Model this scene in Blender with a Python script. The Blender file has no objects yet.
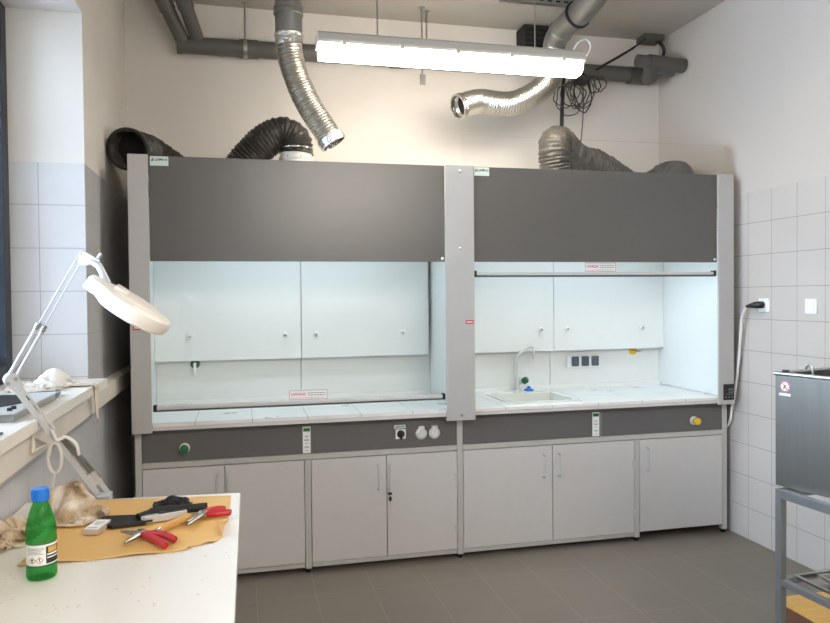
import bpy, bmesh, math, random
from mathutils import Vector, Matrix, noise
random.seed(7)
SC = bpy.context.scene
COL = SC.collection
PI = math.pi
V = Vector

# ------------------------------------------------------------------ camera
CR = V((0.97269627, -0.23188482, -0.0095601))
CU = V((0.013907, 0.01711846, 0.99975675))
CF = V((0.23166476, 0.97259261, -0.01987588))
FPX = 722.868
CC = V((0, 0, 1.5572))
cam_d = bpy.data.cameras.new('camera')
cam = bpy.data.objects.new('camera', cam_d)
COL.objects.link(cam)
cam_d.sensor_width = 36.0
cam_d.sensor_fit = 'HORIZONTAL'
cam_d.lens = FPX * 36.0 / 830.0
cam_d.clip_start = 0.02
cam.matrix_world = Matrix(((CR.x, CU.x, -CF.x, CC.x), (CR.y, CU.y, -CF.y, CC.y), (CR.z, CU.z, -CF.z, CC.z), (0, 0, 0, 1)))
SC.camera = cam

def _ray(x, y): return CF + CR * ((x - 415) / FPX) - CU * ((y - 311.5) / FPX)
def onY(x, y, Y): r = _ray(x, y); return CC + r * (Y / r.y)
def onX(x, y, X): r = _ray(x, y); return CC + r * (X / r.x)
def onZ(x, y, Z): r = _ray(x, y); return CC + r * ((Z - CC.z) / r.z)
def atD(x, y, d): return CC + _ray(x, y) * d

# ------------------------------------------------------------------ materials
def lin(c):
    if isinstance(c, str):
        c = [int(c[i:i + 2], 16) / 255 for i in (0, 2, 4)]
    return tuple((v / 12.92 if v <= 0.04045 else ((v + 0.055) / 1.055) ** 2.4) for v in c)

def nodes(m):
    m.use_nodes = True
    nt = m.node_tree
    return nt, nt.nodes, nt.links

def mat(name, col, rough=0.5, metal=0.0, var=0.04, scale=8.0, bump=0.0, bscale=60.0, spec=0.5, stretch=None, coat=0.0):
    m = bpy.data.materials.new(name)
    nt, N, L = nodes(m)
    b = N['Principled BSDF']
    c = lin(col)
    b.inputs['Roughness'].default_value = rough
    b.inputs['Metallic'].default_value = metal
    b.inputs['Specular IOR Level'].default_value = spec
    b.inputs['Coat Weight'].default_value = coat
    tc = N.new('ShaderNodeTexCoord')
    mp = N.new('ShaderNodeMapping')
    if stretch: mp.inputs['Scale'].default_value = stretch
    L.new(tc.outputs['Object'], mp.inputs['Vector'])
    nz = N.new('ShaderNodeTexNoise')
    nz.inputs['Scale'].default_value = scale
    nz.inputs['Detail'].default_value = 5
    L.new(mp.outputs['Vector'], nz.inputs['Vector'])
    mx = N.new('ShaderNodeMix'); mx.data_type = 'RGBA'
    mx.inputs['A'].default_value = tuple(max(0, v * (1 - var * 2)) for v in c) + (1,)
    mx.inputs['B'].default_value = tuple(min(1, v * (1 + var * 2)) for v in c) + (1,)
    L.new(nz.outputs['Fac'], mx.inputs['Factor'])
    L.new(mx.outputs['Result'], b.inputs['Base Color'])
    if bump > 0:
        n2 = N.new('ShaderNodeTexNoise')
        n2.inputs['Scale'].default_value = bscale
        n2.inputs['Detail'].default_value = 6
        L.new(mp.outputs['Vector'], n2.inputs['Vector'])
        bp = N.new('ShaderNodeBump')
        bp.inputs['Strength'].default_value = bump
        bp.inputs['Distance'].default_value = 0.01
        L.new(n2.outputs['Fac'], bp.inputs['Height'])
        L.new(bp.outputs['Normal'], b.inputs['Normal'])
    return m

def emat(name, col, strength):
    m = bpy.data.materials.new(name)
    nt, N, L = nodes(m)
    b = N['Principled BSDF']
    b.inputs['Base Color'].default_value = (0.8, 0.8, 0.8, 1)
    b.inputs['Emission Color'].default_value = lin(col) + (1,)
    b.inputs['Emission Strength'].default_value = strength
    return m

def thin_glass(name, tint=(0.97, 0.99, 0.985), gloss=1.0):
    m = bpy.data.materials.new(name)
    nt, N, L = nodes(m)
    N.remove(N['Principled BSDF'])
    out = N['Material Output']
    tr = N.new('ShaderNodeBsdfTransparent'); tr.inputs['Color'].default_value = tint + (1,)
    gl = N.new('ShaderNodeBsdfGlossy'); gl.inputs['Roughness'].default_value = 0.01
    fr = N.new('ShaderNodeFresnel'); fr.inputs['IOR'].default_value = 1.45
    mu = N.new('ShaderNodeMath'); mu.operation = 'MULTIPLY'; mu.inputs[1].default_value = gloss
    L.new(fr.outputs['Fac'], mu.inputs[0])
    mx = N.new('ShaderNodeMixShader')
    L.new(mu.outputs[0], mx.inputs['Fac'])
    L.new(tr.outputs[0], mx.inputs[1]); L.new(gl.outputs[0], mx.inputs[2])
    L.new(mx.outputs[0], out.inputs['Surface'])
    return m

def math_node(N, L, op, a, b=None):
    n = N.new('ShaderNodeMath'); n.operation = op
    for i, v in enumerate((a, b)):
        if v is None: continue
        if isinstance(v, (int, float)): n.inputs[i].default_value = v
        else: L.new(v, n.inputs[i])
    return n.outputs[0]

def grid_line(N, L, coord, origin, size, width):
    """1 on a joint line, 0 elsewhere"""
    t = math_node(N, L, 'SUBTRACT', coord, origin)
    t = math_node(N, L, 'DIVIDE', t, size)
    t = math_node(N, L, 'FRACT', math_node(N, L, 'ADD', t, 100.5))
    t = math_node(N, L, 'ABSOLUTE', math_node(N, L, 'SUBTRACT', t, 0.5))
    return math_node(N, L, 'LESS_THAN', t, width / size / 2)

def tile_wall(name, tile, grout, paint, ux, uy, size_u, z_top=2.195, z0=2.2):
    """painted plaster above z_top, square glazed tiles below; ux/uy joint origins on X- and Y-running faces"""
    m = bpy.data.materials.new(name)
    nt, N, L = nodes(m)
    b = N['Principled BSDF']
    g = N.new('ShaderNodeNewGeometry')
    sp = N.new('ShaderNodeSeparateXYZ'); L.new(g.outputs['Position'], sp.inputs[0])
    sn = N.new('ShaderNodeSeparateXYZ'); L.new(g.outputs['True Normal'], sn.inputs[0])
    isx = math_node(N, L, 'GREATER_THAN', math_node(N, L, 'ABSOLUTE', sn.outputs[0]), 0.5)
    lx = grid_line(N, L, sp.outputs[0], ux, size_u, 0.0034)
    ly = grid_line(N, L, sp.outputs[1], uy, size_u, 0.0034)
    lz = grid_line(N, L, sp.outputs[2], z0, 0.2, 0.0034)
    u = math_node(N, L, 'ADD', math_node(N, L, 'MULTIPLY', ly, isx), math_node(N, L, 'MULTIPLY', lx, math_node(N, L, 'SUBTRACT', 1.0, isx)))
    line = math_node(N, L, 'MAXIMUM', u, lz)
    below = math_node(N, L, 'LESS_THAN', sp.outputs[2], z_top)
    nz = N.new('ShaderNodeTexNoise'); nz.inputs['Scale'].default_value = 2.5; nz.inputs['Detail'].default_value = 4
    L.new(g.outputs['Position'], nz.inputs['Vector'])
    def mixc(f, a, b_):
        x = N.new('ShaderNodeMix'); x.data_type = 'RGBA'
        L.new(f, x.inputs['Factor'])
        for k, v in (('A', a), ('B', b_)):
            if isinstance(v, tuple): x.inputs[k].default_value = v
            else: L.new(v, x.inputs[k])
        return x.outputs['Result']
    def pair(c, d): return tuple(v * (1 - d) for v in lin(c)) + (1,), tuple(min(1, v * (1 + d)) for v in lin(c)) + (1,)
    tc = mixc(nz.outputs['Fac'], *pair(tile, 0.06))
    pc = mixc(nz.outputs['Fac'], *pair(paint, 0.05))
    t2 = mixc(line, tc, lin(grout) + (1,))
    L.new(mixc(below, pc, t2), b.inputs['Base Color'])
    nb = math_node(N, L, 'SUBTRACT', 1.0, math_node(N, L, 'MULTIPLY', below, 0.80))
    L.new(math_node(N, L, 'MAXIMUM', nb, math_node(N, L, 'MULTIPLY', line, below)), b.inputs['Roughness'])
    n2 = N.new('ShaderNodeTexNoise'); n2.inputs['Scale'].default_value = 90
    L.new(g.outputs['Position'], n2.inputs['Vector'])
    h = math_node(N, L, 'SUBTRACT', math_node(N, L, 'MULTIPLY', n2.outputs['Fac'], 0.12), math_node(N, L, 'MULTIPLY', line, below))
    bp = N.new('ShaderNodeBump'); bp.inputs['Strength'].default_value = 0.25; bp.inputs['Distance'].default_value = 0.003
    L.new(h, bp.inputs['Height']); L.new(bp.outputs['Normal'], b.inputs['Normal'])
    return m

def grid_mat(name, base, joint, ox, oy, sx, sy, w, rough, var=0.06, nscale=3.0, spec=0.5, patch=None):
    m = bpy.data.materials.new(name)
    nt, N, L = nodes(m)
    b = N['Principled BSDF']
    g = N.new('ShaderNodeNewGeometry')
    sp = N.new('ShaderNodeSeparateXYZ'); L.new(g.outputs['Position'], sp.inputs[0])
    line = math_node(N, L, 'MAXIMUM', grid_line(N, L, sp.outputs[0], ox, sx, w), grid_line(N, L, sp.outputs[1], oy, sy, w))
    nz = N.new('ShaderNodeTexNoise'); nz.inputs['Scale'].default_value = nscale; nz.inputs['Detail'].default_value = 7
    nz.inputs['Roughness'].default_value = 0.62
    L.new(g.outputs['Position'], nz.inputs['Vector'])
    x = N.new('ShaderNodeMix'); x.data_type = 'RGBA'
    c = lin(base)
    x.inputs['A'].default_value = tuple(v * (1 - var * 2) for v in c) + (1,)
    x.inputs['B'].default_value = tuple(min(1, v * (1 + var * 2)) for v in c) + (1,)
    L.new(nz.outputs['Fac'], x.inputs['Factor'])
    y = N.new('ShaderNodeMix'); y.data_type = 'RGBA'
    L.new(line, y.inputs['Factor']); L.new(x.outputs['Result'], y.inputs['A'])
    y.inputs['B'].default_value = lin(joint) + (1,)
    L.new(y.outputs['Result'], b.inputs['Base Color'])
    b.inputs['Specular IOR Level'].default_value = spec
    rr = math_node(N, L, 'ADD', math_node(N, L, 'MULTIPLY', nz.outputs['Fac'], 0.25), rough - 0.12)
    L.new(rr, b.inputs['Roughness'])
    bp = N.new('ShaderNodeBump'); bp.inputs['Strength'].default_value = 0.2; bp.inputs['Distance'].default_value = 0.003
    L.new(math_node(N, L, 'SUBTRACT', math_node(N, L, 'MULTIPLY', nz.outputs['Fac'], 0.3), line), bp.inputs['Height'])
    L.new(bp.outputs['Normal'], b.inputs['Normal'])
    return m

def speck_mat(name, base, speck, rough, scale, thr, warm=None):
    m = mat(name, base, rough, var=0.02, scale=3)
    nt, N, L = nodes(m)
    b = N['Principled BSDF']
    src = b.inputs['Base Color'].links[0].from_socket
    tc = N.new('ShaderNodeTexCoord')
    vz = N.new('ShaderNodeTexVoronoi'); vz.inputs['Scale'].default_value = scale
    L.new(tc.outputs['Object'], vz.inputs['Vector'])
    nz = N.new('ShaderNodeTexNoise'); nz.inputs['Scale'].default_value = scale * 0.23
    L.new(tc.outputs['Object'], nz.inputs['Vector'])
    a = math_node(N, L, 'LESS_THAN', vz.outputs['Distance'], thr)
    a = math_node(N, L, 'MULTIPLY', a, math_node(N, L, 'GREATER_THAN', nz.outputs['Fac'], 0.56))
    x = N.new('ShaderNodeMix'); x.data_type = 'RGBA'
    L.new(math_node(N, L, 'MULTIPLY', a, 0.45), x.inputs['Factor']); L.new(src, x.inputs['A'])
    x.inputs['B'].default_value = lin(speck) + (1,)
    L.new(x.outputs['Result'], b.inputs['Base Color'])
    return m

M = {}
M['light'] = mat('light_grey_coating', 'b3b1ae', 0.45, var=0.015, scale=20)
M['door'] = mat('light_grey_laminate', 'c9c6c3', 0.5, var=0.015, scale=12)
M['frame'] = mat('pale_grey_frame_paint', 'bab8b3', 0.42, var=0.015)
M['dark'] = mat('dark_grey_laminate', '575450', 0.30, var=0.015, scale=14, spec=0.65)
M['sidedark'] = mat('anthracite_side_sheet', '2b2c2f', 0.5)
M['panel'] = mat('slate_grey_panel', '636160', 0.45, var=0.015, scale=14)
M['hoodin'] = mat('white_hood_lining', 'e8e9e6', 0.38, var=0.01)
M['white'] = mat('white_plastic', 'eeeeea', 0.35, var=0.01)
M['worktop'] = grid_mat('white_worktop_tile', 'ecece9', 'acacaa', 0.343, 4.03, 0.3, 0.3, 0.0035, 0.3, 0.01)
M['worktop2'] = grid_mat('white_worktop_tile_grid', 'ecece9', 'acacaa', 1.51, 4.03, 0.3, 0.3, 0.0035, 0.3, 0.01)
M['lip'] = mat('pale_edge_strip', 'd9d4d0', 0.4, var=0.02)
M['sink'] = mat('cream_stoneware', 'e9e9e2', 0.2, var=0.01)
M['black'] = mat('black_plastic', '17181a', 0.4, var=0.05)
M['rubber'] = mat('black_rubber', '1c1c1c', 0.7, var=0.1)
M['gap'] = mat('grey_rail_shade', '55575a', 0.6)  # darker grey that paints the shade below the sash rail
M['steel'] = mat('brushed_steel', 'a9a8a4', 0.34, 1.0, var=0.05, scale=20, stretch=(1, 1, 14))
M['steelbox'] = mat('brushed_steel_sheet', '807e79', 0.37, 1.0, var=0.05, scale=9, stretch=(6, 6, 0.5))
M['tube'] = mat('grey_steel_tube', '8f9192', 0.42, 0.85, var=0.04)
M['chrome'] = mat('chrome', 'd5d6d6', 0.16, 1.0, var=0.01)
M['alum'] = mat('matt_aluminium_rail', 'c9cac8', 0.4, 0.15, var=0.02)
M['galv'] = mat('galvanised_sheet', '9a9b99', 0.42, 0.9, var=0.12, scale=14)
M['foil'] = mat('crinkled_aluminium_foil', 'b9b7b1', 0.33, 1.0, var=0.05, scale=20, bump=0.18, bscale=50)
M['tape'] = mat('silver_foil_tape', 'dcdcda', 0.2, 1.0, var=0.08, scale=30, bump=0.9, bscale=55)
M['bflex'] = mat('black_coated_duct_fabric', '3a3733', 0.42, var=0.12, scale=25, bump=0.7, bscale=45)
M['bflex2'] = mat('charcoal_coated_duct_fabric', '4b4742', 0.36, var=0.1, scale=25, bump=0.7, bscale=45)
M['void'] = mat('opening_shade_black', '0c0d0f', 0.8)  # near-black painted in for the shade inside openings
M['pvc'] = mat('grey_pvc_pipe', '5a5956', 0.5, var=0.03)
M['pvc2'] = mat('grey_pvc_socket', '52524f', 0.5, var=0.03)
M['green'] = mat('green_plastic', '17633f', 0.35)
M['blue'] = mat('blue_plastic', '1f78d2', 0.35)
M['yellow'] = mat('yellow_plastic', 'e9bd2a', 0.38)
M['red'] = mat('red_print', 'c43a3a', 0.45)
M['redgrip'] = mat('red_dipped_grips', 'b8242c', 0.36, var=0.06)
M['ink'] = mat('black_ink', '26282a', 0.6)
M['greyink'] = mat('grey_ink', '7c7f80', 0.6)
M['paper'] = mat('white_sticker', 'eef0ee', 0.5, var=0.01)
M['gpaper'] = mat('pale_green_sticker', 'cfded6', 0.4, var=0.05)
M['greenink'] = mat('dark_green_ink', '185a41', 0.5)
M['greenpatch'] = mat('green_print', '2f9a3d', 0.5)
M['flap'] = mat('slate_grey_flap', '4d565f', 0.45)
M['sgrey'] = mat('light_grey_socket', 'd2d2ce', 0.4)
M['wood'] = mat('turned_beech', 'cf9a55', 0.45, var=0.12, scale=5, stretch=(12, 2, 12))
M['ply'] = mat('yellow_pine_board', 'd0a254', 0.55, var=0.1, scale=4, stretch=(2, 14, 6))
M['plyedge'] = mat('reddish_brown_board_edge', '6c4632', 0.6, var=0.12)
M['rag'] = mat('stained_beige_cotton', 'b7a690', 0.9, var=0.33, scale=14, bump=0.3, bscale=120)
def stained(name, cols, scale, seed):
    m = mat(name, cols[0], 0.9, bump=0.3, bscale=120)
    nt, N, L = nodes(m); b = N['Principled BSDF']
    tc = N.new('ShaderNodeTexCoord'); nz = N.new('ShaderNodeTexNoise'); nz.noise_dimensions = '4D'
    nz.inputs['Scale'].default_value = scale; nz.inputs['W'].default_value = seed; nz.inputs['Detail'].default_value = 5
    L.new(tc.outputs['Object'], nz.inputs['Vector'])
    rp = N.new('ShaderNodeValToRGB'); L.new(nz.outputs['Fac'], rp.inputs['Fac'])
    e = rp.color_ramp.elements
    e[0].position = 0.39; e[0].color = lin(cols[1]) + (1,); e[1].position = 0.60; e[1].color = lin(cols[2]) + (1,)
    k = e.new(0.47); k.color = lin(cols[0]) + (1,)
    L.new(rp.outputs['Color'], b.inputs['Base Color'])
    return m
M['rag'] = stained('stained_beige_cotton_cloth', ('b9a184', '6f5a45', 'dcd3c6'), 13, 1.0)
M['rag2'] = mat('beige_cotton', 'c9baa3', 0.9, var=0.22, scale=8, bump=0.5, bscale=120)
M['rag2'] = stained('smudged_beige_cotton_cloth', ('c8b397', '8d7254', 'd9cdb9'), 9, 4.0)
M['towel'] = mat('white_towelling', 'eeebe4', 0.95, var=0.06, scale=10, bump=0.6, bscale=150)
M['towel2'] = mat('ecru_tape', 'd8ccb8', 0.9, var=0.06)
M['bcloth'] = mat('black_nylon', '15151b', 0.75, var=0.2, scale=30, bump=0.6, bscale=120)
M['sheet'] = mat('yellow_packing_paper', 'e2b46c', 0.4, var=0.05, scale=6)
M['table'] = speck_mat('white_mineral_worktop', 'ece7de', '8c8577', 0.22, 60, 0.16)
M['sill'] = speck_mat('cream_speckled_sill', 'e6e1d8', 'b4aca0', 0.4, 55, 0.15)
M['trunk'] = mat('cream_trunking', 'd9d2c6', 0.5, var=0.04)
M['lamphead'] = mat('warm_white_enamel', 'efe9df', 0.35, var=0.01)
M['lamparm'] = mat('silver_grey_enamel', 'c4c7cc', 0.4, 0.2, var=0.02)
M['winframe'] = mat('anthracite_blue_frame', '222935', 0.45)
M['cab'] = mat('white_cable_sheath', 'e4e2dc', 0.5)
M['wood2'] = M['ply']
M['lampbody'] = mat('grey_lamp_housing', 'c0bbb2', 0.5)
M['glass'] = thin_glass('clear_sash_glass', (0.996, 0.998, 0.997), 0.8)
M['wglass'] = thin_glass('window_glass', (0.98, 0.99, 0.99), 1.0)
M['lens'] = thin_glass('lens_glass', (0.95, 0.97, 0.97), 1.0)
M['glassedge'] = mat('pale_glass_edge', 'dfe8e4', 0.2)

LAMP = 32.0
HOOD = 10.4
M['tubelight'] = emat('lit_diffuser', (1.0, 0.95, 0.88), LAMP)
M['tubelight2'] = emat('lit_diffuser_neutral', (1.0, 0.965, 0.915), LAMP * 1.3)
M['hoodlight'] = emat('lit_hood_diffuser', (0.86, 0.95, 1.0), HOOD)

def bottle_mat():
    m = bpy.data.materials.new('green_clear_plastic')
    nt, N, L = nodes(m)
    b = N['Principled BSDF']; out = N['Material Output']
    b.inputs['Base Color'].default_value = lin('2a9a45') + (1,)
    b.inputs['Roughness'].default_value = 0.06
    tr = N.new('ShaderNodeBsdfTransparent'); tr.inputs['Color'].default_value = (0.36, 0.80, 0.40, 1)
    mx = N.new('ShaderNodeMixShader'); mx.inputs['Fac'].default_value = 0.34
    L.new(tr.outputs[0], mx.inputs[1]); L.new(b.outputs[0], mx.inputs[2])
    L.new(mx.outputs[0], out.inputs['Surface'])
    return m
M['bottle'] = bottle_mat()

# ------------------------------------------------------------------ mesh builder
class MB:
    def __init__(s):
        s.bm = bmesh.new(); s.mats = []; s.base = Matrix.Identity(4)
    def _slot(s, m):
        if m not in s.mats: s.mats.append(m)
        return s.mats.index(m)
    def _new(s, faces, m, xf=None):
        i = s._slot(m)
        vs = set()
        for f in faces:
            f.material_index = i
            vs.update(f.verts)
        if xf is not None:
            for v in vs: v.co = xf @ v.co
        return s
    def box(s, x0, x1, y0, y1, z0, z1, m, bev=0.0, xf=None, seg=2):
        r = bmesh.ops.create_cube(s.bm, size=1)
        vs = r['verts']
        for v in vs:
            v.co = V(((x0 + x1) / 2 + v.co.x * (x1 - x0), (y0 + y1) / 2 + v.co.y * (y1 - y0), (z0 + z1) / 2 + v.co.z * (z1 - z0)))
        fs = set(f for v in vs for f in v.link_faces)
        if bev > 0:
            es = list(set(e for v in vs for e in v.link_edges))
            rr = bmesh.ops.bevel(s.bm, geom=es, offset=bev, segments=seg, affect='EDGES', profile=0.5)
            fs = set(rr['faces']) | set(f for f in fs if f.is_valid)
            for v in rr['verts']: fs.update(v.link_faces)
        return s._new(fs, m, xf)
    def frame_tube(s, pts, rad, m, n=12, caps=True, sub=1, flat=(1, 1), up=None, closed=False):
        """sweep a ring along pts; rad float, list or function of t in 0..1"""
        P = [V(p) for p in pts]
        if sub > 1: P = spline(P, sub)
        k = len(P)
        T = []
        for i in range(k):
            a = P[max(i - 1, 0)]; b = P[min(i + 1, k - 1)]
            t = (b - a)
            T.append(t.normalized() if t.length > 1e-9 else V((0, 0, 1)))
        ref = up or (V((0, 0, 1)) if abs(T[0].z) < 0.9 else V((1, 0, 0)))
        nrm = (ref - T[0] * ref.dot(T[0])).normalized()
        rings = []
        for i in range(k):
            nrm = (nrm - T[i] * nrm.dot(T[i]))
            if nrm.length < 1e-6: nrm = T[i].orthogonal()
            nrm.normalize()
            bi = T[i].cross(nrm)
            tt = i / max(1, k - 1)
            r = rad(tt) if callable(rad) else (rad[min(i, len(rad) - 1)] if isinstance(rad, (list, tuple)) else rad)
            rings.append([s.bm.verts.new(P[i] + nrm * (math.cos(2 * PI * j / n) * r * flat[0]) + bi * (math.sin(2 * PI * j / n) * r * flat[1])) for j in range(n)])
        fs = []
        for a, b in zip(rings[:-1], rings[1:]):
            for j in range(n):
                fs.append(s.bm.faces.new((a[j], a[(j + 1) % n], b[(j + 1) % n], b[j])))
        if caps:
            fs.append(s.bm.faces.new(rings[0][::-1])); fs.append(s.bm.faces.new(rings[-1]))
        return s._new(fs, m)
    def cyl(s, p0, p1, r, m, n=20, r2=None):
        return s.frame_tube([p0, p1], [r, r if r2 is None else r2], m, n)
    def lathe(s, prof, m, c=(0, 0, 0), n=32, axis=None, cap=True):
        """prof: (radius, height) list; axis: 3x3 rotation matrix"""
        c = V(c); rings = []
        for r, h in prof:
            ring = []
            for j in range(n):
                p = V((r * math.cos(2 * PI * j / n), r * math.sin(2 * PI * j / n), h))
                if axis is not None: p = axis @ p
                ring.append(s.bm.verts.new(c + p))
            rings.append(ring)
        fs = []
        for a, b in zip(rings[:-1], rings[1:]):
            for j in range(n):
                fs.append(s.bm.faces.new((a[j], a[(j + 1) % n], b[(j + 1) % n], b[j])))
        if cap:
            fs.append(s.bm.faces.new(rings[0][::-1])); fs.append(s.bm.faces.new(rings[-1]))
        return s._new(fs, m)
    def prism(s, poly, vec, m, bev=0.0):
        a = [s.bm.verts.new(V(p)) for p in poly]
        b = [s.bm.verts.new(V(p) + V(vec)) for p in poly]
        n = len(a)
        fs = [s.bm.faces.new(a[::-1]), s.bm.faces.new(b)]
        for j in range(n): fs.append(s.bm.faces.new((a[j], a[(j + 1) % n], b[(j + 1) % n], b[j])))
        bmesh.ops.recalc_face_normals(s.bm, faces=fs)
        if bev > 0:
            es = list(set(e for f in fs for e in f.edges))
            rr = bmesh.ops.bevel(s.bm, geom=es, offset=bev, segments=2, affect='EDGES', profile=0.5)
            fs2 = set(rr['faces']) | set(f for f in fs if f.is_valid)
            fs = list(fs2)
        return s._new(fs, m)
    def grid(s, fn, nu, nv, m, close=None):
        g = [[s.bm.verts.new(V(fn(i / nu, j / nv))) for j in range(nv + 1)] for i in range(nu + 1)]
        fs = []
        for i in range(nu):
            for j in range(nv):
                fs.append(s.bm.faces.new((g[i][j], g[i + 1][j], g[i + 1][j + 1], g[i][j + 1])))
        return s._new(fs, m)
    def poly(s, pts, m):
        f = s.bm.faces.new([s.bm.verts.new(V(p)) for p in pts])
        return s._new([f], m)
    def text(s, body, size, m, xf, extrude=0.0004, bold=True, width=None):
        cu = bpy.data.curves.new('t', 'FONT'); cu.body = body; cu.size = size; cu.extrude = extrude
        cu.align_x = 'CENTER'; cu.align_y = 'CENTER'
        if bold: cu.offset = size * 0.012
        ob = bpy.data.objects.new('t', cu); COL.objects.link(ob)
        dg = bpy.context.evaluated_depsgraph_get(); dg.update()
        me = bpy.data.meshes.new_from_object(ob.evaluated_get(dg))
        if width:
            w = max(v.co.x for v in me.vertices) - min(v.co.x for v in me.vertices)
            for v in me.vertices: v.co.x *= width / w
        b2 = bmesh.new(); b2.from_mesh(me)
        i = s._slot(m); vm = {}
        for v in b2.verts: vm[v] = s.bm.verts.new(xf @ v.co)
        for f in b2.faces:
            try: nf = s.bm.faces.new([vm[v] for v in f.verts]); nf.material_index = i
            except ValueError: pass
        b2.free()
        bpy.data.objects.remove(ob); bpy.data.curves.remove(cu); bpy.data.meshes.remove(me)
        return s
    def build(s, name, parent=None, label=None, smooth=True, angle=38, kind=None, local=False, recalc=True):
        if recalc: bmesh.ops.recalc_face_normals(s.bm, faces=s.bm.faces[:])
        root = parent
        while root is not None and root.parent is not None: root = root.parent
        if root is not None and not local:
            inv = (Matrix.Translation(root.location) @ root.rotation_euler.to_matrix().to_4x4()).inverted()
            bmesh.ops.transform(s.bm, matrix=inv, verts=s.bm.verts[:])
        me = bpy.data.meshes.new(name)
        s.bm.to_mesh(me); s.bm.free()
        for m in s.mats: me.materials.append(m)
        if smooth and len(me.polygons):
            me.shade_smooth()
            me.set_sharp_from_angle(angle=math.radians(angle))
        o = bpy.data.objects.new(name, me); COL.objects.link(o)
        if smooth and angle < 60:
            wn = o.modifiers.new('weighted_normals', 'WEIGHTED_NORMAL'); wn.keep_sharp = True; wn.weight = 90; wn.mode = 'FACE_AREA'
        if parent is not None: o.parent = parent
        if label: o['label'] = label
        if kind: o['kind'] = kind
        return o

def spline(P, sub):
    out = []
    n = len(P)
    for i in range(n - 1):
        p0 = P[i - 1] if i > 0 else P[0] * 2 - P[1]
        p1, p2 = P[i], P[i + 1]
        p3 = P[i + 2] if i + 2 < n else P[-1] * 2 - P[-2]
        for k in range(sub):
            t = k / sub
            out.append(0.5 * ((2 * p1) + (p2 - p0) * t + (2 * p0 - 5 * p1 + 4 * p2 - p3) * t * t + (3 * p1 - p0 - 3 * p2 + p3) * t ** 3))
    out.append(P[-1].copy())
    return out

def resample(P, step):
    out = [P[0].copy()]; acc = 0
    for a, b in zip(P[:-1], P[1:]):
        d = (b - a).length
        while acc + d >= step:
            t = (step - acc) / d
            a = a.lerp(b, t); out.append(a.copy()); d = (b - a).length; acc = 0
        acc += d
    out.append(P[-1].copy())
    return out

def thing(name, label, cat, loc=(0, 0, 0), rz=0.0, group=None):
    o = bpy.data.objects.new(name, None); COL.objects.link(o)
    o.empty_display_size = 0.05
    o.location = loc; o.rotation_euler = (0, 0, rz)
    o['label'] = label; o['category'] = cat
    if group: o['group'] = group
    return o
def tag(o, label, cat, group=None):
    o['label'] = label; o['category'] = cat
    if group: o['group'] = group
    return o
def copy_tree(o, parent=None):
    c = o.copy(); COL.objects.link(c)
    if parent is not None: c.parent = parent
    for ch in list(o.children): copy_tree(ch, c)
    return c
def single(mb, name, label, cat, loc, group=None, angle=38):
    """one-mesh thing with its origin at loc (mesh made in world coordinates)"""
    bmesh.ops.transform(mb.bm, matrix=Matrix.Translation(-V(loc)), verts=mb.bm.verts[:])
    o = mb.build(name, angle=angle); o.location = loc
    return tag(o, label, cat, group)
def T(x=0, y=0, z=0): return Matrix.Translation((x, y, z))
def RX(a): return Matrix.Rotation(a, 4, 'X')
def RY(a): return Matrix.Rotation(a, 4, 'Y')
def RZ(a): return Matrix.Rotation(a, 4, 'Z')

# ------------------------------------------------------------------ room shell
XL, XR, YB, ZC, YF = -0.709, 3.1035, 4.951, 3.482, -2.6
wmR = tile_wall('right_wall_tile_and_paint', 'c6c0ba', '8d8987', 'c4bdb5', 0.0, 3.7446, 0.2068)
wmL = tile_wall('left_wall_tile_and_paint', 'd2d2d3', 'a2a2a6', 'dbd6cf', XL, 3.65, 0.2)
wmB = tile_wall('back_wall_tile_and_paint', 'c9c7c6', 'a09e9d', 'd9d5d0', XR, 0.0, 0.2)
floor_m = grid_mat('grey_brown_stoneware_floor', '776f66', '92897d', 1.27, 3.78, 0.305, 0.61, 0.0022, 0.5, 0.11, 2.2)
ceil_m = mat('ceiling_paint', 'b3afa8', 0.9, var=0.02, scale=3)

b = MB(); b.box(-1.35, XR + 0.2, YF - 0.2, YB + 0.2, -0.12, 0, floor_m); b.build('floor', kind='structure', smooth=False)
b = MB(); b.box(-1.35, XR + 0.2, YF - 0.2, YB + 0.2, ZC, ZC + 0.12, ceil_m); b.build('ceiling', kind='structure', smooth=False)
b = MB(); b.box(-1.35, XR + 0.2, YB, YB + 0.2, 0, ZC, wmB); b.build('wall_back', kind='structure', smooth=False)
b = MB(); b.box(XR, XR + 0.2, YF, YB, 0, ZC, wmR); b.build('wall_right', kind='structure', smooth=False)
b = MB(); b.box(-1.35, XR + 0.2, YF - 0.2, YF, 0, ZC, wmB); b.build('wall_front', kind='structure', smooth=False)
WY0, WY1, WZ0, WZ1 = -0.6, 3.65, 1.15, 2.893
b = MB()
b.box(-1.35, XL, WY1, YB, 0, ZC, wmL)
b.box(-1.35, XL, YF, WY0, 0, ZC, wmL)
b.box(-1.35, XL, WY0, WY1, 0, WZ0, wmL)
b.box(-1.35, XL, WY0, WY1, WZ1, ZC, wmL)
b.build('wall_left', kind='structure', smooth=False)
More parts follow.
